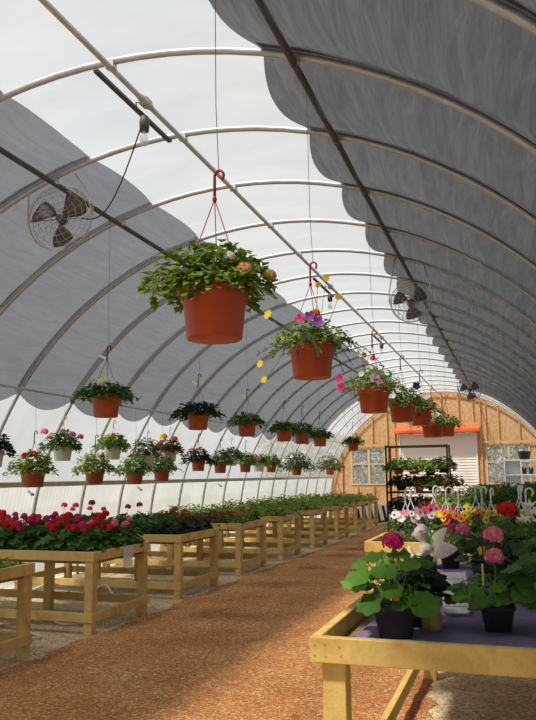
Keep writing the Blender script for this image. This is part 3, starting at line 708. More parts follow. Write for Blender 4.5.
# geraniums on the second left bench
cols = ['red', 'coral', 'magenta', 'pink', 'hotpink']
GP = {}
def gproto(c, v):
    if (c, v) in GP: return GP[(c, v)], False
    rs = random.Random(hash(c) % 1 + v*7+len(c))
    f = [('ball', rs.uniform(.036, .052), c, rs.uniform(-.1, .1), rs.uniform(-.11, .05), rs.uniform(.21, .31)+(.07 if _ == 3 else 0)) for _ in range(3+(v % 2))]
    p = small_plant('', 'geranium', L_DEEP, 'rl', 100+v*5+len(c), .16, .26, 60, .1, f, name='potted_geranium', rl=True)
    GP[(c, v)] = p; return p, True
names = {'red': 'scarlet', 'coral': 'coral orange', 'magenta': 'deep pink', 'pink': 'pale pink', 'hotpink': 'hot pink'}
for j, y in enumerate((6.64, 6.9, 7.16, 7.42)):
    for i in range(10):
        x = -1.5-.245*i+rr.uniform(-.02, .02)
        if x < -3.75: continue
        if i <= 1: c = rr.choice(['red', 'hotpink']) if j < 2 else rr.choice(['red', 'pink'])
        elif i <= 4: c = rr.choice(['hotpink', 'magenta', 'red']) if j < 2 else rr.choice(['hotpink', 'coral', 'magenta'])
        else: c = rr.choice(['red', 'coral', 'red']) if j < 2 else rr.choice(['coral', 'hotpink'])
        row = ['front', 'second', 'third', 'back'][j]
        g = '%s geraniums in the %s row of the geranium bench' % (names[c], row)
        p, new = gproto(c, (i+j) % 3)
        lab = '%s potted geranium in the %s row on the second left bench' % (names[c], row)
        if new: p.location = (x, y, ZD); p.rotation_euler = (0, 0, rr.uniform(-.6, .6)); p['label'] = lab; p['group'] = g
        else: dup(p, (x, y, ZD), rr.uniform(-.6, .6), lab, rr.uniform(.92, 1.08), g)
def fill(bi, protos, rows, colsn, dx, labs, seed, s=1, z=ZD, xoff=.16):
    r3 = random.Random(seed); a, b, x1 = TB[bi]; used = set()
    for j in range(rows):
        y = a+.15+(b-a-.3)*j/max(1, rows-1)
        for i in range(colsn):
            x = x1-xoff-dx*i; k = r3.randrange(len(protos)); p = protos[k]; lab, grp = labs[k]
            loc = (x+r3.uniform(-.02, .02), y+r3.uniform(-.02, .02), z)
            if k not in used: used.add(k); o = dup(p, loc, r3.uniform(0, 6.28), lab, s, grp)
            else: o = dup(p, loc, r3.uniform(0, 6.28), lab, s*r3.uniform(.85, 1.12), grp)
def kill(o):
    for c in list(o.children): kill(c)
    bpy.data.objects.remove(o)
pa = small_plant('x', 'bedding plant', L_MID, '', 201, .12, .07, 80, .05)
fill(0, [pa], 4, 5, .26, [('low green bedding plant on the nearest left bench', 'low green plants on the nearest left bench')], 1); kill(pa)
pb = small_plant('x', 'bedding plant', L_DEEP, '', 202, .17, .2, 60, .1, name='leafy_plant', rl=True)
pc = small_plant('x', 'bedding plant', L_DARK, '', 203, .16, .15, 60, .09, name='leafy_plant', rl=True)
pd = small_plant('x', 'geranium', L_DEEP, '', 204, .16, .22, 60, .09, [('ball', .05, 'hotpink', .02, -.03, .32), ], name='potted_geranium', rl=True)
a, b, x1 = TB[2]
for j in range(4):
    y = a+.16+.31*j
    for i in range(9):
        x = x1-.17-.26*i
        if j >= 2 and i in (1, 4, 6) or (i >= 6 and j >= 2): dup(pd, (x, y, ZD), rr.uniform(0, 6), 'tall hot pink geranium standing at the back of the third left bench', rr.uniform(.8, 1.12), 'tall pink geraniums at the back of the third left bench')
        elif i < 2: dup(pc, (x, y, ZD), rr.uniform(0, 6), 'very dark leafy plant at the path end of the third left bench', rr.uniform(.9, 1.1), 'dark plants at the path end of the third left bench')
        else: dup(pb, (x, y, ZD), rr.uniform(0, 6), 'mid green leafy plant along the middle of the third left bench', rr.uniform(.9, 1.1), 'green plants on the third left bench')
pe = small_plant('x', 'bedding plant', L_RUST, '', 205, .14, .13, 80, .06, [('petunia', .025, 'red', .03, -.04, .12), ('petunia', .022, 'coral', -.04, -.05, .11)], name='begonia')
pf = small_plant('x', 'bedding plant', L_MID, '', 206, .14, .14, 80, .06, [('petunia', .035, 'red', .03, -.04, .15), ('petunia', .035, 'red', -.04, -.02, .16), ('petunia', .03, 'red', .0, -.08, .12)], name='begonia')
a, b, x1 = TB[3]
for j in range(4):
    for i in range(8):
        x = x1-.16-.25*i; y = a+.15+.31*j
        if i == 0 and j < 3: dup(pf, (x, y, ZD), rr.uniform(0, 6), 'bright red begonia at the path end of the fourth left bench', rr.uniform(.95, 1.1), 'red begonias at the path end')
        elif j == 3: dup(pb, (x, y, ZD), rr.uniform(0, 6), 'green leafy plant in the back row of the fourth left bench', .8, 'green plants in the back row of the fourth left bench')
        else: dup(pe, (x, y, ZD), rr.uniform(0, 6), 'rusty leaved begonia with small red flowers on the fourth left bench', rr.uniform(.9, 1.1), 'rusty begonias on the fourth left bench')
pg = small_plant('x', 'seedling', L_LIME, '', 207, .17, .15, 70, .07, name='bedding_plant')
ph = small_plant('x', 'seedling', L_MID, '', 208, .17, .18, 70, .07, name='bedding_plant')
for bi in (4, 5, 6, 7, 8):
    nm = ['fifth', 'sixth', 'seventh', 'eighth', 'last'][bi-4]
    fill(bi, [pg, ph, ph, pg], 3, 7, .33, [('pale green bedding plant on the %s left bench' % nm, 'pale green plants on the %s left bench' % nm), ('mid green bedding plant on the %s left bench' % nm, 'mid green plants on the %s left bench' % nm)]*2, bi, 1.1)
for o in (pb, pc, pd, pe, pf, pg, ph): kill(o)
# hoses lying under the left benches
def hose(label, pts, r=.012):
    P = [Vector(p) for p in pts]; out = []
    for i in range(len(P)-1):
        p0, p1, p2, p3 = P[max(0, i-1)], P[i], P[i+1], P[min(len(P)-1, i+2)]
        for k in range(8):
            t = k/8; out.append(.5*((2*p1)+(p2-p0)*t+(2*p0-5*p1+4*p2-p3)*t*t+(3*p1-p0-3*p2+p3)*t*t*t))
    out.append(P[-1]); return tag(MB().tube(out, r, 7).build('hose', HOSE), label, 'hose')
hose('pale hose lying on the gravel between the two nearest left benches', [(-3.8, 5.9, .02), (-3.1, 6.0, .02), (-2.5, 5.75, .02), (-2.0, 5.95, .02), (-1.75, 6.2, .02), (-1.95, 6.33, .02)])
hose('pale hose looped under the geranium bench', [(-3.7, 6.9, .02), (-3.1, 7.1, .02), (-2.7, 7.2, .02), (-2.2, 7.0, .02), (-1.9, 6.8, .02), (-1.7, 7.0, .02), (-1.9, 7.3, .02), (-2.6, 7.4, .02)], .013)
hose('pale hose arching up behind the geranium bench', [(-3.5, 8.1, .02), (-3.2, 8.2, .14), (-3.0, 8.15, .2), (-2.8, 8.2, .14), (-2.65, 8.2, .02), (-2.5, 8.2, .02), (-2.42, 8.2, .12), (-2.25, 8.2, .2), (-2.08, 8.1, .12), (-2.0, 8.2, .02)])
# irrigation nozzles under the rail
for i, y in enumerate((8.85, 12.0, 15.8)):
    t = thing('irrigation_nozzle', 'small white irrigation nozzle on the left wall rail, %s' % ['nearest the camera', 'middle of the three', 'farthest of the three'][i], 'nozzle', (-3.905, y, zr-.04))
    MB().tube([(0, 0, -.04), (.02, 0, -.05), (.09, -.01, -.09)], .016, 8).build('nozzle_body', WHITEPL, t)
    MB().lathe([(0, 0), (.024, .005), (.026, .03), (0, .035)], 10, (.1, -.012, -.115)).build('nozzle_head', DARKSTEEL, t)
    MB().tube([(0, 0, -.04), (0, 0, .004)], .008, 6).build('drop_pipe', WHITEPL, t)

# ------------------------------------------------------------------ right side benches
RB, zdr = bench('plant_bench', 1.827, 3.75, 2.80, 5.92, .90, 'foreground pine bench on the right, topped with a purple cloth', low=.11, mat=PINE_Y, mids=1, nails=True, deck_gap=.075, inset=.038)
m = MB(); vs = []; X0, X1, Y0, Y1 = 1.94, 3.70, 2.86, 5.86; nx, ny = 24, 36
for sd, z in ((0, .845), (1, .826)):
    for j in range(ny+1):
        for i in range(nx+1):
            vs.append((X0+(X1-X0)*i/nx, Y0+(Y1-Y0)*j/ny, z+(.004*mn.noise(Vector((i*.6, j*.5, 0))) if sd == 0 else 0)))
k = nx+1; S_ = (nx+1)*(ny+1)
m.add(vs, [(j*k+i, j*k+i+1, (j+1)*k+i+1, (j+1)*k+i) for j in range(ny) for i in range(nx)]+[(i, S_+i, S_+i+1, i+1) for i in range(nx)]+[(j*k, (j+1)*k, S_+(j+1)*k, S_+j*k) for j in range(ny)], True)
tag(m.build('bench_cloth', PURPLE), 'purple cloth spread over the foreground bench under the pots', 'cloth')
ZP = .849
RB2, z2 = bench('plant_bench', 1.25, 3.75, 6.78, 9.0, .90, 'second pine bench on the right, holding baskets with white hangers', mat=PINE_Y, mids=1, deck_gap=.06)
RB3, z3 = bench('plant_bench', 1.45, 3.75, 10.3, 12.6, .86, 'third pine bench on the right, packed with green shrubs', mids=1, deck_gap=.06)
RB4, z4 = bench('plant_bench', 1.6, 3.75, 14.2, 17.0, .86, 'far pine bench on the right, below the right window', mids=1, deck_gap=.06)

def geranium(x, y, label, seed, leaves, flowers, potr=.075, poth=.115, tagc=None, stake=None, leaf=L_BRIGHT, extra=22, R=.15, H=.26, lr=.05, zp=ZP):
    """leaves: [(dx,dy,z,dirx,diry,tiltx,tilty,R)] hand placed; extra: random ones"""
    rng = random.Random(seed); random.seed(seed)
    t = thing('potted_geranium', label, 'geranium', (x, y, zp))
    MB().sqloft([(0, 0), (potr*.76, 0), (potr*.97, poth*.86), (potr*1.06, poth*.87), (potr*1.06, poth), (potr*.98, poth), (potr*.95, poth-.015)], rot=.1).build('pot', BLACKPL, t)
    MB().sqloft([(0, poth-.02), (potr*.95, poth-.016)], rot=.1).build('soil', SOIL, t)
    fm = MB(); sm = MB()
    L_ = list(leaves)
    for i in range(extra):
        a = rng.uniform(0, 6.28); q = .25+.75*sqrt(rng.random()); z = poth+H*(.15+.85*rng.random())*(1-.5*q*q)
        L_.append((R*q*cos(a), R*q*sin(a), z, cos(a), sin(a), cos(a)*.5*q+rng.uniform(-.3, .3), sin(a)*.5*q-.25+rng.uniform(-.3, .3), lr*rng.uniform(.7, 1.15)))
    for (dx, dy, z, ux, uy, tx, ty, lr_) in L_:
        fm.rleaf((dx, dy, z), (ux, uy, -.2), (tx, ty, 1), lr_, 6)
        sm.tube([(dx*.1, dy*.1, poth-.01), (dx*.5, dy*.5, poth+(z-poth)*.65), (dx, dy, z)], .0025, 4, False)
    fm.build('foliage', leaf, t); sm.tube([(0, 0, poth-.02), (.005, 0, poth+H*.5), (0, .005, poth+H*.85)], [.006, .005, .004], 6); sm.build('stems', STALK, t)
    for (dx, dy, z, col, r) in flowers:
        flower('ball', r, PET[col], t, (dx, dy, z)); MB().tube([(dx*.15, dy*.15, poth+.02), (dx*.7, dy*.7, z*.6), (dx, dy, z-r*.3)], .003, 5).build('flower_stalk', STALK, t)
    if tagc: MB().obox((tagc[0], tagc[1], poth+.02), ((1, 0, .05), (0, 1, 0), (-.05, 0, 1)), (.013, .001, .06)).build('plant_tag', tagc[2], t)
    if stake: MB().tube([(stake[0], stake[1], poth-.03), (stake[0], stake[1]+.004, poth+stake[2])], .005, 6).build('support_stake', PINE_Y, t)
    return t
geranium(2.093, 3.17, 'nearest potted geranium, one magenta bloom and orange tag, front left of right bench', 301,
         [(-.10, -.06, .26, -1, -.3, -.5, -.7, .062), (-.15, .0, .225, -1, .2, -.6, -.5, .055), (-.07, -.07, .15, -.6, -.5, -.3, -.9, .058), (.10, -.09, .155, .9, -.3, .1, -1.1, .062), (-.02, -.05, .275, -.2, -.8, 0, -.6, .055),
          (.05, -.04, .30, .6, -.3, .2, -.5, .05), (.02, .03, .33, .1, -.6, 0, -.4, .05), (-.06, .05, .31, -.8, .3, -.3, -.4, .05), (.09, .06, .29, .9, .3, .3, -.2, .05), (.0, -.08, .21, .1, -1, .05, -.9, .05), (-.12, .05, .28, -1, .4, -.3, -.3, .05)],
         [(.0, .0, .37, 'magenta', .05)], potr=.088, poth=.118, tagc=(.02, -.074, ORTAG), extra=10, R=.12, H=.2, lr=.045)
tg = MB(); 
geranium(2.49, 3.38, 'potted geranium with two pink blooms one above the other, middle of the right bench front', 302, [], [(.0, -.02, .30, 'pink', .046), (.0, .02, .385, 'pink', .048)], potr=.07, poth=.10, stake=(-.05, -.02, .17), extra=44, R=.17, H=.17, lr=.042)
geranium(2.72, 3.36, 'dark green potted geranium without blooms at the right edge, on the purple cloth', 303, [], [], potr=.075, extra=60, R=.2, H=.34, lr=.048, leaf=L_DEEP)
GE = [(2.13, 3.42, 'dark leaved potted plant just behind the magenta geranium', L_DARK, [], .2, .13), (2.02, 3.95, 'potted geranium with a small coral bloom left of the winged figurine', L_BRIGHT, [(.06, -.06, .17, 'coral', .03)], .16, .14),
      (2.50, 4.30, 'potted plant with dark foliage right of the winged figurine', L_DARK, [], .22, .16), (2.75, 3.95, 'deep green potted geranium behind the twin pink blooms', L_DEEP, [], .19, .17),
      (2.37, 4.9, 'potted geranium with pink white-eyed bloom behind the figurine', L_DEEP, [(-.11, -.02, .30, 'pink', .055), (-.18, 0, .31, 'hotpink', .036)], .28, .17), (2.95, 5.15, 'leafy potted geranium without bloom behind the pink white-eyed one', L_DEEP, [], .32, .18),
      (2.60, 5.1, 'potted geranium with a large bright red bloom', L_DEEP, [(-.07, 0, .41, 'red', .075)], .34, .18), (3.05, 4.55, 'tall dark potted geranium toward the right wall', L_DARK, [], .36, .19),
      (3.1, 3.9, 'wide green potted geranium at the far right of the bench', L_DEEP, [], .36, .19), (2.5, 5.6, 'green potted geranium at the back of the purple cloth', L_MID, [], .3, .17), (2.85, 5.6, 'green potted geranium at the back right of the purple cloth', L_MID, [], .32, .17), (2.12, 5.5, 'short green potted geranium at the back left of the bench', L_DEEP, [], .2, .15)]
for i, (x, y, lab, lm, fls, H, R) in enumerate(GE):
    geranium(x, y, lab, 320+i, [], fls, potr=.075, poth=.11, extra=46, R=R, H=H, lr=.042, leaf=lm)
# white lily in a pot
t = thing('potted_lily', 'white flowered potted lily beside the large red bloom', 'lily', (2.73, 4.85, ZP))
random.seed(4)
MB().lathe([(0, 0), (.06, 0), (.08, .13), (.075, .13), (.07, .11), (0, .11)], 20).build('pot', pbr('tan_pot', srgb(196, 170, 128), .7), t)
m = MB(); wedge(m, 70, .1, .2, .12, random.Random(4), .3, .11, wid=.25); m.build('foliage', L_DEEP, t)
for a, b, c in ((-.1, -.03, .36), (-.03, -.06, .40), (.03, -.02, .44), (-.06, .03, .44), (-.01, 0, .34)): flower('lily', .05, PET['white'], t, (a, b, c), (a*4, -.5, .4))
# small striped clay jar
t = thing('clay_jar', 'small ribbed tan jar behind the magenta geranium pot', 'jar', (2.225, 3.30, ZP))
m = MB(); n = 36; prof = [(0, 0), (.03, 0), (.04, .02), (.043, .06), (.036, .09), (.04, .1), (.034, .1), (.03, .07)]
vs = [((r+.0015*(k % 2))*cos(2*pi*k/n), (r+.0015*(k % 2))*sin(2*pi*k/n), z) if 1 else 0 for r, z in prof for k in range(n)]
m.add(vs, [(i*n+k, i*n+(k+1) % n, (i+1)*n+(k+1) % n, (i+1)*n+k) for i in range(len(prof)-1) for k in range(n)]); m.build('jar_body', pbr('tan_clay', srgb(170, 142, 98), .7), t)
# pale slotted tray leaning behind
t = thing('white_tray', 'pale grey plastic tray with slots, leaning between the geraniums', 'tray', (2.285, 3.78, ZP))
m = MB(); ax = ((1, .12, 0), (-.1, .85, .5), (.05, -.5, .85))
m.obox((0, 0, .085), ax, (.055, .15, .004))
for q in (-.1, -.05, 0, .05, .1): m.obox(Vector((0, 0, .085))+Vector(ax[1]).normalized()*q+Vector(ax[2]).normalized()*.006, ax, (.048, .006, .004))
for s_ in (-1, 1): m.obox(Vector((0, 0, .085))+Vector(ax[0]).normalized()*s_*.055+Vector(ax[2]).normalized()*.005, ax, (.004, .15, .008))
m.build('tray_body', WHITEPL, t)
# winged stone figurine: kneeling figure turned to the left, two wings raised behind it
t = thing('winged_figurine', 'pale stone winged cherub figurine on the right bench, before the pansy baskets', 'figurine', (2.11, 4.30, ZP))
m = MB(); RY = lambda a: Matrix.Rotation(a, 3, 'Y')
m.ell((0, 0, .03), (.085, .07, .035)); m.ell((.0, 0, .09), (.07, .06, .07)); m.ell((-.005, 0, .17), (.05, .045, .075), R=RY(-.15)); m.ell((-.015, 0, .235), (.04, .045, .035))
m.ell((-.03, 0, .275), (.018, .018, .03)); m.ell((-.045, 0, .32), (.036, .034, .042), R=RY(-.2)); m.ell((-.083, 0, .312), (.01, .008, .01))
rngf = random.Random(3)
for i in range(26):
    a = rngf.uniform(-2.2, 2.2); b_ = rngf.uniform(.1, 1.5); m.ell((-.038+.036*cos(b_)*cos(a), .036*cos(b_)*sin(a), .325+.038*sin(b_)), (.012, .012, .012), 8, 5)
for sy in (-1, 1):
    m.tube([(-.015, sy*.042, .24), (-.05, sy*.05, .19), (-.09, sy*.03, .2), (-.105, sy*.012, .225)], [.017, .015, .012, .01], 8); m.ell((-.108, sy*.008, .235), (.012, .007, .016))
    m.tube([(.02, sy*.03, .09), (-.07, sy*.04, .1), (-.06, sy*.04, .02), (.0, sy*.045, .015)], [.034, .027, .02, .015], 8)
o = m.build('figure', STONE, t); md = o.modifiers.new('r', 'REMESH'); md.mode = 'VOXEL'; md.voxel_size = .0045; md.use_smooth_shade = True
for (sy, up, ln, w_) in ((1, 1.15, .17, .034), (-1, .35, .15, .042)):
    wm = MB(); d1 = Vector((cos(up)*1.0, sy*.35, sin(up))).normalized(); w1 = Vector((-sin(up), sy*.1, cos(up))).normalized(); nn = d1.cross(w1); vs = []
    K = 10
    for s2 in (-1, 1):
        for i in range(K+1):
            q = i/K; wd = w_*sin(pi*min(1, q*.82+.12))
            for j in range(5):
                v = (j/4-.5)*2; vs.append(Vector((.03, sy*.02, .2))+d1*ln*q+w1*(wd*v+.02*sin(q*3))+nn*(s2*.006*(1-v*v)*(1-q*.5)+.012*sin(q*2.5)+.002*sin(v*18)))
    M_ = (K+1)*5
    fs = [(a_*M_+i*5+j, a_*M_+i*5+j+1, a_*M_+(i+1)*5+j+1, a_*M_+(i+1)*5+j) for a_ in (0, 1) for i in range(K) for j in range(4)]
    wm.add(vs, fs, True); wm.build('wing', STONE, t)
# pansy baskets with white hangers on the second right bench
Z2 = .842
def pbasket(x, y, label, seed, cols_, leaf=L_DEEP, pot=WHITEPL, rz=0, n=180, hub=.40, top=.52, z=Z2):
    r4 = random.Random(seed)
    f = []
    for i in range(len(cols_)*5):
        a = D(-90)+r4.uniform(-1.5, 1.5); f.append(('pansy' if r4.random() < .7 else 'petunia', r4.uniform(.03, .042), cols_[i % len(cols_)], a, r4.uniform(.25, 1.0), r4.uniform(.07, .16)))
    return basket(x, y, z, label, leaf, n*2, .19, .11, .045, fl=f, pot=pot, r=.13, h=.15, hook=WHITEPL, trails=0, wire_to=None, seed=seed, hub=hub, top=top, rz=rz, wires=4, rw=.0034, cat='flower basket')
GREYPOT = pbr('grey_metal_pot', srgb(176, 182, 184), .35, .3, .1)
PB = [(1.60, 7.02, ['lilac', 'pink', 'white'], 'lilac and white pansy basket in a grey pot, corner of the second right bench', GREYPOT, .2),
      (1.87, 7.12, ['yellow', 'white', 'purple'], 'yellow and purple pansy basket next to the corner one, second bench row front', WHITEPL, .9),
      (2.08, 7.02, ['orange', 'coral', 'yellow'], 'orange pansy basket above the winged figurine', WHITEPL, -.4),
      (2.36, 7.10, ['yellow', 'white'], 'yellow and dark-eyed white pansies right of the orange ones', WHITEPL, 1.2),
      (2.66, 7.06, ['white', 'violetdark', 'yellow'], 'front row basket with violet pansies and a tall curved white hook', WHITEPL, 0),
      (2.95, 7.1, ['yellow', 'orange'], 'front row basket of yellow pansies behind the red bloom', WHITEPL, .7),
      (1.55, 7.75, ['purple', 'lilac'], 'purple pansy basket in the second row at the bench corner', WHITEPL, .8),
      (1.90, 7.8, ['magenta', 'pink', 'hotpink'], 'reddish pink pansy basket in the second row', WHITEPL, .1),
      (2.25, 7.8, ['yellow', 'yellow', 'orange'], 'bright yellow pansy basket in the second row', WHITEPL, -.7),
      (2.62, 7.8, ['yellow', 'white'], 'pale yellow pansy basket in the second row', WHITEPL, 1.5),
      (2.98, 7.8, ['yellow', 'orange', 'purple'], 'mixed yellow and purple pansy basket at the right of the second row', WHITEPL, .3),
      (1.7, 8.5, ['coral', 'magenta'], 'coral red pansy basket in the back row', WHITEPL, .5), (2.15, 8.55, ['yellow', 'lilac'], 'pale pansy basket in the back row', WHITEPL, -.2), (2.6, 8.5, ['yellow'], 'lime yellow basket in the back row', WHITEPL, .9), (3.05, 8.5, ['orange'], 'orange pansy basket in the back row', WHITEPL, .2)]
for i, (x, y, cs, lab, pm, rz) in enumerate(PB):
    pbasket(x, y, lab, 400+i, cs, L_LIME if i in (9, 13) else L_DEEP, pm, rz)
# shrubs on the farther right benches
def shrub(x, y, z, label, seed, R, H, leaf, group=None, n=260):
    rng = random.Random(seed); t = thing('potted_shrub', label, 'shrub', (x, y, z), 0, group)
    MB().lathe([(0, 0), (.08, 0), (.105, .17), (.1, .17), (.09, .15), (0, .15)], 20).build('pot', BLACKPL, t)
    m = MB()
    for i in range(n):
        a = rng.uniform(0, 6.28); c_ = rng.uniform(-.6, 1); q = sqrt(1-c_*c_)*rng.uniform(.4, 1.08); p = (R*q*cos(a), R*q*sin(a), .18+H*.5+H*.5*c_*rng.uniform(.6, 1.1))
        m.leaf(p, (cos(a)+rng.uniform(-.6, .6), sin(a)+rng.uniform(-.6, .6), rng.uniform(-.6, .8)), (cos(a)*.5, sin(a)*.5, 1), rng.uniform(.05, .1), .04)
    m.tube([(0, 0, .15), (.01, 0, .15+H*.6)], .01, 6); m.build('foliage', leaf, t); return t
i = 0
ords = ['leftmost', 'second', 'third', 'fourth', 'fifth', 'rightmost']
for bn, (zz, ys_, xs_) in {'third right bench': (z3, (10.6, 11.3, 12.1), (1.7, 2.1, 2.5, 2.9, 3.3, 3.6)), 'far right bench': (z4, (14.6, 15.6, 16.5), (1.9, 2.3, 2.7, 3.1, 3.5))}.items():
    for jr, y in enumerate(ys_):
        for ix, x in enumerate(xs_):
            tall = .25+.1*(x > 3)*(3 if bn[0] == 't' else 1)+rr.uniform(-.04, .1)
            lm = [L_DEEP, L_DARK, L_MID, L_LIME if jr == 0 and bn[0] == 't' and ix < 2 else L_DEEP][rr.randrange(4)]
            shrub(x, y, zz, '%s green potted shrub in the %s row on the %s' % (ords[ix], ['front', 'middle', 'back'][jr], bn), 500+i, .24, tall, lm); i += 1
for k_, (x, y, H) in enumerate(((3.35, 9.3, .95), (3.45, 6.6, .55), (3.3, 5.3, .42))):
    if k_ == 0: shrub(x, 9.6, 0, 'tall dark shrub standing on the gravel by the right wall', 700, .35, 1.7, L_DARK, n=900)
    elif k_ == 2: shrub(3.45, 5.2, ZP, 'dark bushy potted shrub at the right edge of the foreground bench', 702, .24, .45, L_DEEP, n=380)

# ------------------------------------------------------------------ plant rack in the middle distance
RXa, RXb, RY, RYb, RZT = -.30, 1.10, 17.4, 18.0, 2.17
t = thing('plant_rack', 'tall black metal plant rack with three tiers of hanging greenery', 'rack', (.49, RY, 0))
for x in (RXa, RXb):
    for y in (RY, RYb): MB().box((x-.02-.49, y-.02-RY, 0), (x+.02-.49, y+.02-RY, RZT)).build('upright', BLACKMET, t)
for z in (.62, 1.08, 1.62, RZT-.03):
    m = MB()
    for y in (RY, RYb): m.box((RXa+.02-.49, y-.014-RY, z-.02), (RXb-.02-.49, y+.014-RY, z+.02))
    for x in (RXa, RXb): m.box((x-.014-.49, .02, z-.02), (x+.014-.49, RYb-RY-.02, z+.02))
    if z < 1.2:
        for i in range(9): m.box((RXa+.06+i*.155-.49, .014, z-.008), (RXa+.09+i*.155-.49, RYb-RY-.014, z+.008))
    m.build('shelf', BLACKMET, t)
RK = [(-.05, 1.5, 'brown potted green plant at the left of the top tier of the rack', TERRA2, L_MID, .32), (.3, 1.5, 'light green plant in the middle of the top tier of the rack', TERRA2, L_LIME, .3), (.68, 1.46, 'pale green basket in a black pot on the top tier of the rack', BLACKPL, L_LIME, .34), (1.0, 1.52, 'spreading pale plant at the right end of the top tier', BLACKPL, L_OLIVE, .3),
      (.0, 1.12, 'dark reddish plant at the left of the middle tier of the rack', BLACKPL, L_DARK, .28), (.4, 1.10, 'small brown pot plant hanging in the middle tier of the rack', TERRA2, L_RUST, .26), (.72, 1.12, 'green plant in the middle tier of the rack', BLACKPL, L_MID, .28), (1.08, 1.12, 'rust coloured trailing plant at the right of the middle tier', BLACKPL, L_RUST, .34),
      (.0, .64, 'dark leaved plant at the left of the lowest tier of the rack', BLACKPL, L_DARK, .3), (.45, .64, 'rusty plant in the middle of the lowest tier of the rack', TERRA2, L_RUST, .3), (.9, .64, 'rusty green plant at the right of the lowest tier of the rack', BLACKPL, L_RUST, .3)]
for i, (x, z, lab, pm, lm, R) in enumerate(RK):
    sitting = z < 1.0
    basket(x, 17.62 if not sitting else 17.7, z if not sitting else .632, lab, lm, 520, R*.95, .2, .085, pot=pm, r=.12, h=.16, hook=WHITEPL, trails=12, tl=.24, seed=800+i, hub=.34, top=.46, group=None, cat='rack plant')
# white slatted panel leaning near the end of the path
t = thing('slatted_panel', 'white slatted panel with dark gaps lying slanted before the back wall', 'panel', (-1.35, 23.3, .02), .35)
m = MB(); ax = Vector((1, 0, .12)).normalized(); up = Vector((-.15, .3, 1)).normalized()
for i in range(9): m.obox(Vector((-.75+i*.2, 0, .27+i*.014)), (ax+up*.0, (0, 1, -.3), up), (.055, .012, .25))
m.build('slats', WHITEPL, t)
m = MB(); m.obox((.05, .01, .06), (ax, (0, 1, -.3), up), (.95, .02, .03)); m.obox((.05, .15, .5), (ax, (0, 1, -.3), up), (.95, .02, .03)); m.obox((.05, .1, .28), (ax, (0, 1, -.3), up), (.93, .006, .2)); m.build('rails', BLACKMET, t)
# white cubby shelf by the right window
t = thing('cubby_shelf', 'pale blue white cubby shelf with four openings in front of the right window', 'shelf', (2.72, 26.6, 0))
m = MB(); w, h = .55, 1.95
for x in (-w, -.02, w-.04): m.box((x, -.15, 0), (x+.04, .15, h))
for z in (0, .45, .95, 1.42, h-.04): m.box((-w+.04, -.149, z), (w-.04, .149, z+.04))
m.box((-w+.04, .12, .04), (-.02, .14, h-.04)); m.build('shelf_body', pbr('cubby_paint', srgb(205, 212, 216), .6), t)
for i, (x, z) in enumerate(((.1, 1.46), (.32, 1.46), (.2, .99), (.38, .99))):
    tag(MB().lathe([(0, 0), (.06, 0), (.08, .22), (.07, .22), (0, .2)], 14, (2.72+x, 26.6, z)).build('flower_pot', BLACKPL), 'dark pot in the %s right cubby of the pale shelf, %s side' % (['upper', 'upper', 'lower', 'lower'][i], ['left', 'right', 'left', 'right'][i]), 'pot')
tag(MB().lathe([(0, 0), (.16, 0), (.22, .26), (.24, .27), (.2, .25), (0, .22)], 20, (2.85, 26.6, 1.952)).build('flower_pot', BLACKPL), 'large black pot on top of the pale cubby shelf', 'pot')
# crate and urn under the left window
t = thing('wooden_crate', 'brown wooden crate under the left window', 'crate', (-3.1, 25.4, 0))
m = MB()
for z in (0, .22, .44, .66): 
    m.box((-.3, -.25, z+.02), (.3, -.23, z+.18)); m.box((-.3, .23, z+.02), (.3, .25, z+.18)); m.box((-.3, -.23, z+.02), (-.28, .23, z+.18)); m.box((.28, -.23, z+.02), (.3, .23, z+.18))
m.build('slats', STUD, t); m = MB()
for x in (-.27, .23):
    for y in (-.22, .18): m.box((x, y, 0), (x+.04, y+.04, .86))
m.build('corner_posts', OLDWOOD, t)
tag(MB().lathe([(0, 0), (.14, 0), (.18, .1), (.1, .25), (.2, .5), (.22, .62), (.16, .6), (0, .5)], 22, (-2.45, 25.6, 0)).build('garden_urn', BLACKPL), 'dark urn on the ground beside the brown crate', 'urn')

# ------------------------------------------------------------------ loose pale stones along the path
m = MB(); r5 = random.Random(77)
for i in range(1500):
    y = 1.5+(r5.random()**1.5)*12; 
    if r5.random() < .45: x = path_edge(y, -1)+r5.gauss(0, .12)
    elif r5.random() < .5: x = path_edge(y, 1)+r5.gauss(0, .2)
    else: x = r5.uniform(-1.3, 2.2)
    s_ = r5.uniform(.004, .012); z = .0
    inside = path_edge(y, -1)+.1 < x < path_edge(y, 1)-.1
    m.ell((x, y, (.027 if inside else .004)), (s_, s_*r5.uniform(.6, 1), s_*.6), 6, 4)
tag(m.build('pebbles', pbr('pebble_stone', srgb(216, 190, 156), .8, 0, .2, 60)), 'pale pebbles scattered over the reddish path and its edges', 'pebbles', kind='stuff')

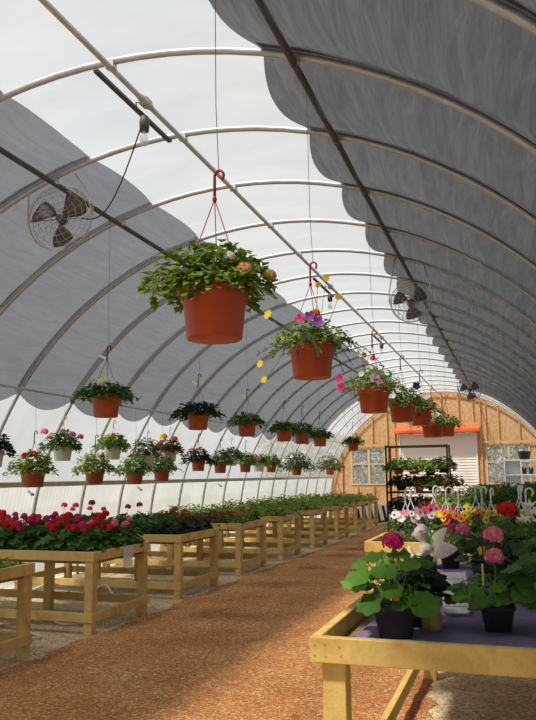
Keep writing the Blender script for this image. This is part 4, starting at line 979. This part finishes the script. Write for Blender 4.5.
# ------------------------------------------------------------------ outdoors
def tree(x, y, h, seed, label, leafm=None):
    rng = random.Random(seed); t = thing('bare_tree', label, 'tree', (x, y, -.12)); m = MB()
    def br(p, d, L, r, dep):
        q = p+d*L; m.tube([p, p+d*L*.5+Vector((rng.uniform(-.05, .05), 0, 0))*L, q], [r, r*.85, r*.65], 5, False)
        if dep <= 0: return
        for _ in range(3):
            br(q, (d+Vector((rng.uniform(-.8, .8), rng.uniform(-.8, .8), rng.uniform(-.1, .5)))).normalized(), L*.72, r*.6, dep-1)
    br(Vector((0, 0, 0)), Vector((0, 0, 1)), h*.32, h*.018, 5); m.build('trunk_and_branches', TRUNK, t)
    return t
for i, (x, y, h, lab) in enumerate(((-4.2, 36, 6, 'bare tree outside, seen through the left part of the left window'), (-2.6, 39, 7, 'bare tree outside, seen through the right part of the left window'), (1.0, 38, 7, 'bare tree outside, seen through the left pane of the right window'), (2.6, 42, 8, 'bare tree outside, seen through the right pane of the right window'))):
    tree(x, y, h, 900+i, lab)

m = MB(); r6 = random.Random(5)
for i in range(22000):
    x = r6.uniform(-9, 8); z = r6.random()**1.3*3.4-.1; y = 33+r6.uniform(0, 2.5); L = r6.uniform(.12, .3)
    m.leaf((x, y, z), (r6.uniform(-1, 1), r6.uniform(-1, 1), r6.uniform(-.3, 1)), (r6.uniform(-1, 1), -1, r6.uniform(-1, 1)), L, L*.4)
tag(m.build('thicket', leafy('thicket_leaves', [srgb(106, 98, 72), srgb(138, 132, 98), srgb(156, 146, 120)])), 'dull brown and green thicket outside beyond the end windows', 'thicket', kind='stuff')
# ------------------------------------------------------------------ light, sky, camera
w = bpy.data.worlds.new('World'); bpy.context.scene.world = w; w.use_nodes = True
nt = w.node_tree; bg = nt.nodes['Background']
tc = nt.nodes.new('ShaderNodeTexCoord'); sp = nt.nodes.new('ShaderNodeSeparateXYZ'); nt.links.new(tc.outputs['Generated'], sp.inputs[0])
r = ramp(nt, [(0, (.9, .92, .93)), (.35, (.78, .86, .96)), (1, (.5, .66, .9))]); nt.links.new(sp.outputs['Z'], r.inputs['Fac'])
nz = nt.nodes.new('ShaderNodeTexNoise'); nz.inputs['Scale'].default_value = 2.2; nz.inputs['Detail'].default_value = 6; nt.links.new(tc.outputs['Generated'], nz.inputs['Vector'])
cr = ramp(nt, [(.42, (0, 0, 0)), (.68, (1, 1, 1))]); nt.links.new(nz.outputs['Fac'], cr.inputs['Fac'])
mx = nt.nodes.new('ShaderNodeMix'); mx.data_type = 'RGBA'; nt.links.new(cr.outputs['Color'], mx.inputs[0]); nt.links.new(r.outputs['Color'], mx.inputs[6]); mx.inputs[7].default_value = (.95, .95, .95, 1)
nt.links.new(mx.outputs[2], bg.inputs['Color']); bg.inputs['Strength'].default_value = .5
sd = bpy.data.lights.new('sun', 'SUN'); sd.energy = 5.8; sd.color = (1.0, .93, .82); sd.angle = radians(5)
so = bpy.data.objects.new('sun', sd); C.objects.link(so)
dirv = Vector((.31, .5, -1.0)).normalized(); so.rotation_euler = dirv.to_track_quat('-Z', 'Y').to_euler()

f, pit, yaw, rol = 737.903, .1553, .3214, -.0102
cy_, sy_ = cos(yaw), sin(yaw)
fw = Vector((-sy_*cos(pit), cy_*cos(pit), sin(pit))); rgt = Vector((cy_, sy_, 0)); up = rgt.cross(fw)
r2 = rgt*cos(rol)+up*sin(rol); u2 = -rgt*sin(rol)+up*cos(rol)
cd = bpy.data.cameras.new('camera'); cd.sensor_fit = 'VERTICAL'; cd.sensor_height = 24; cd.sensor_width = 24; cd.lens = f/720*24; cd.clip_start = .05; cd.clip_end = 300
co = bpy.data.objects.new('camera', cd); C.objects.link(co)
M = Matrix((r2, u2, -fw)).transposed().to_4x4(); M.translation = Vector((2.6066, 0, 1.5)); co.matrix_world = M
sc = bpy.context.scene; sc.camera = co
vs_ = sc.view_settings; vs_.view_transform = 'Standard'; vs_.look = 'None'; vs_.gamma = 1; vs_.use_curve_mapping = False; vs_.exposure = 0.35
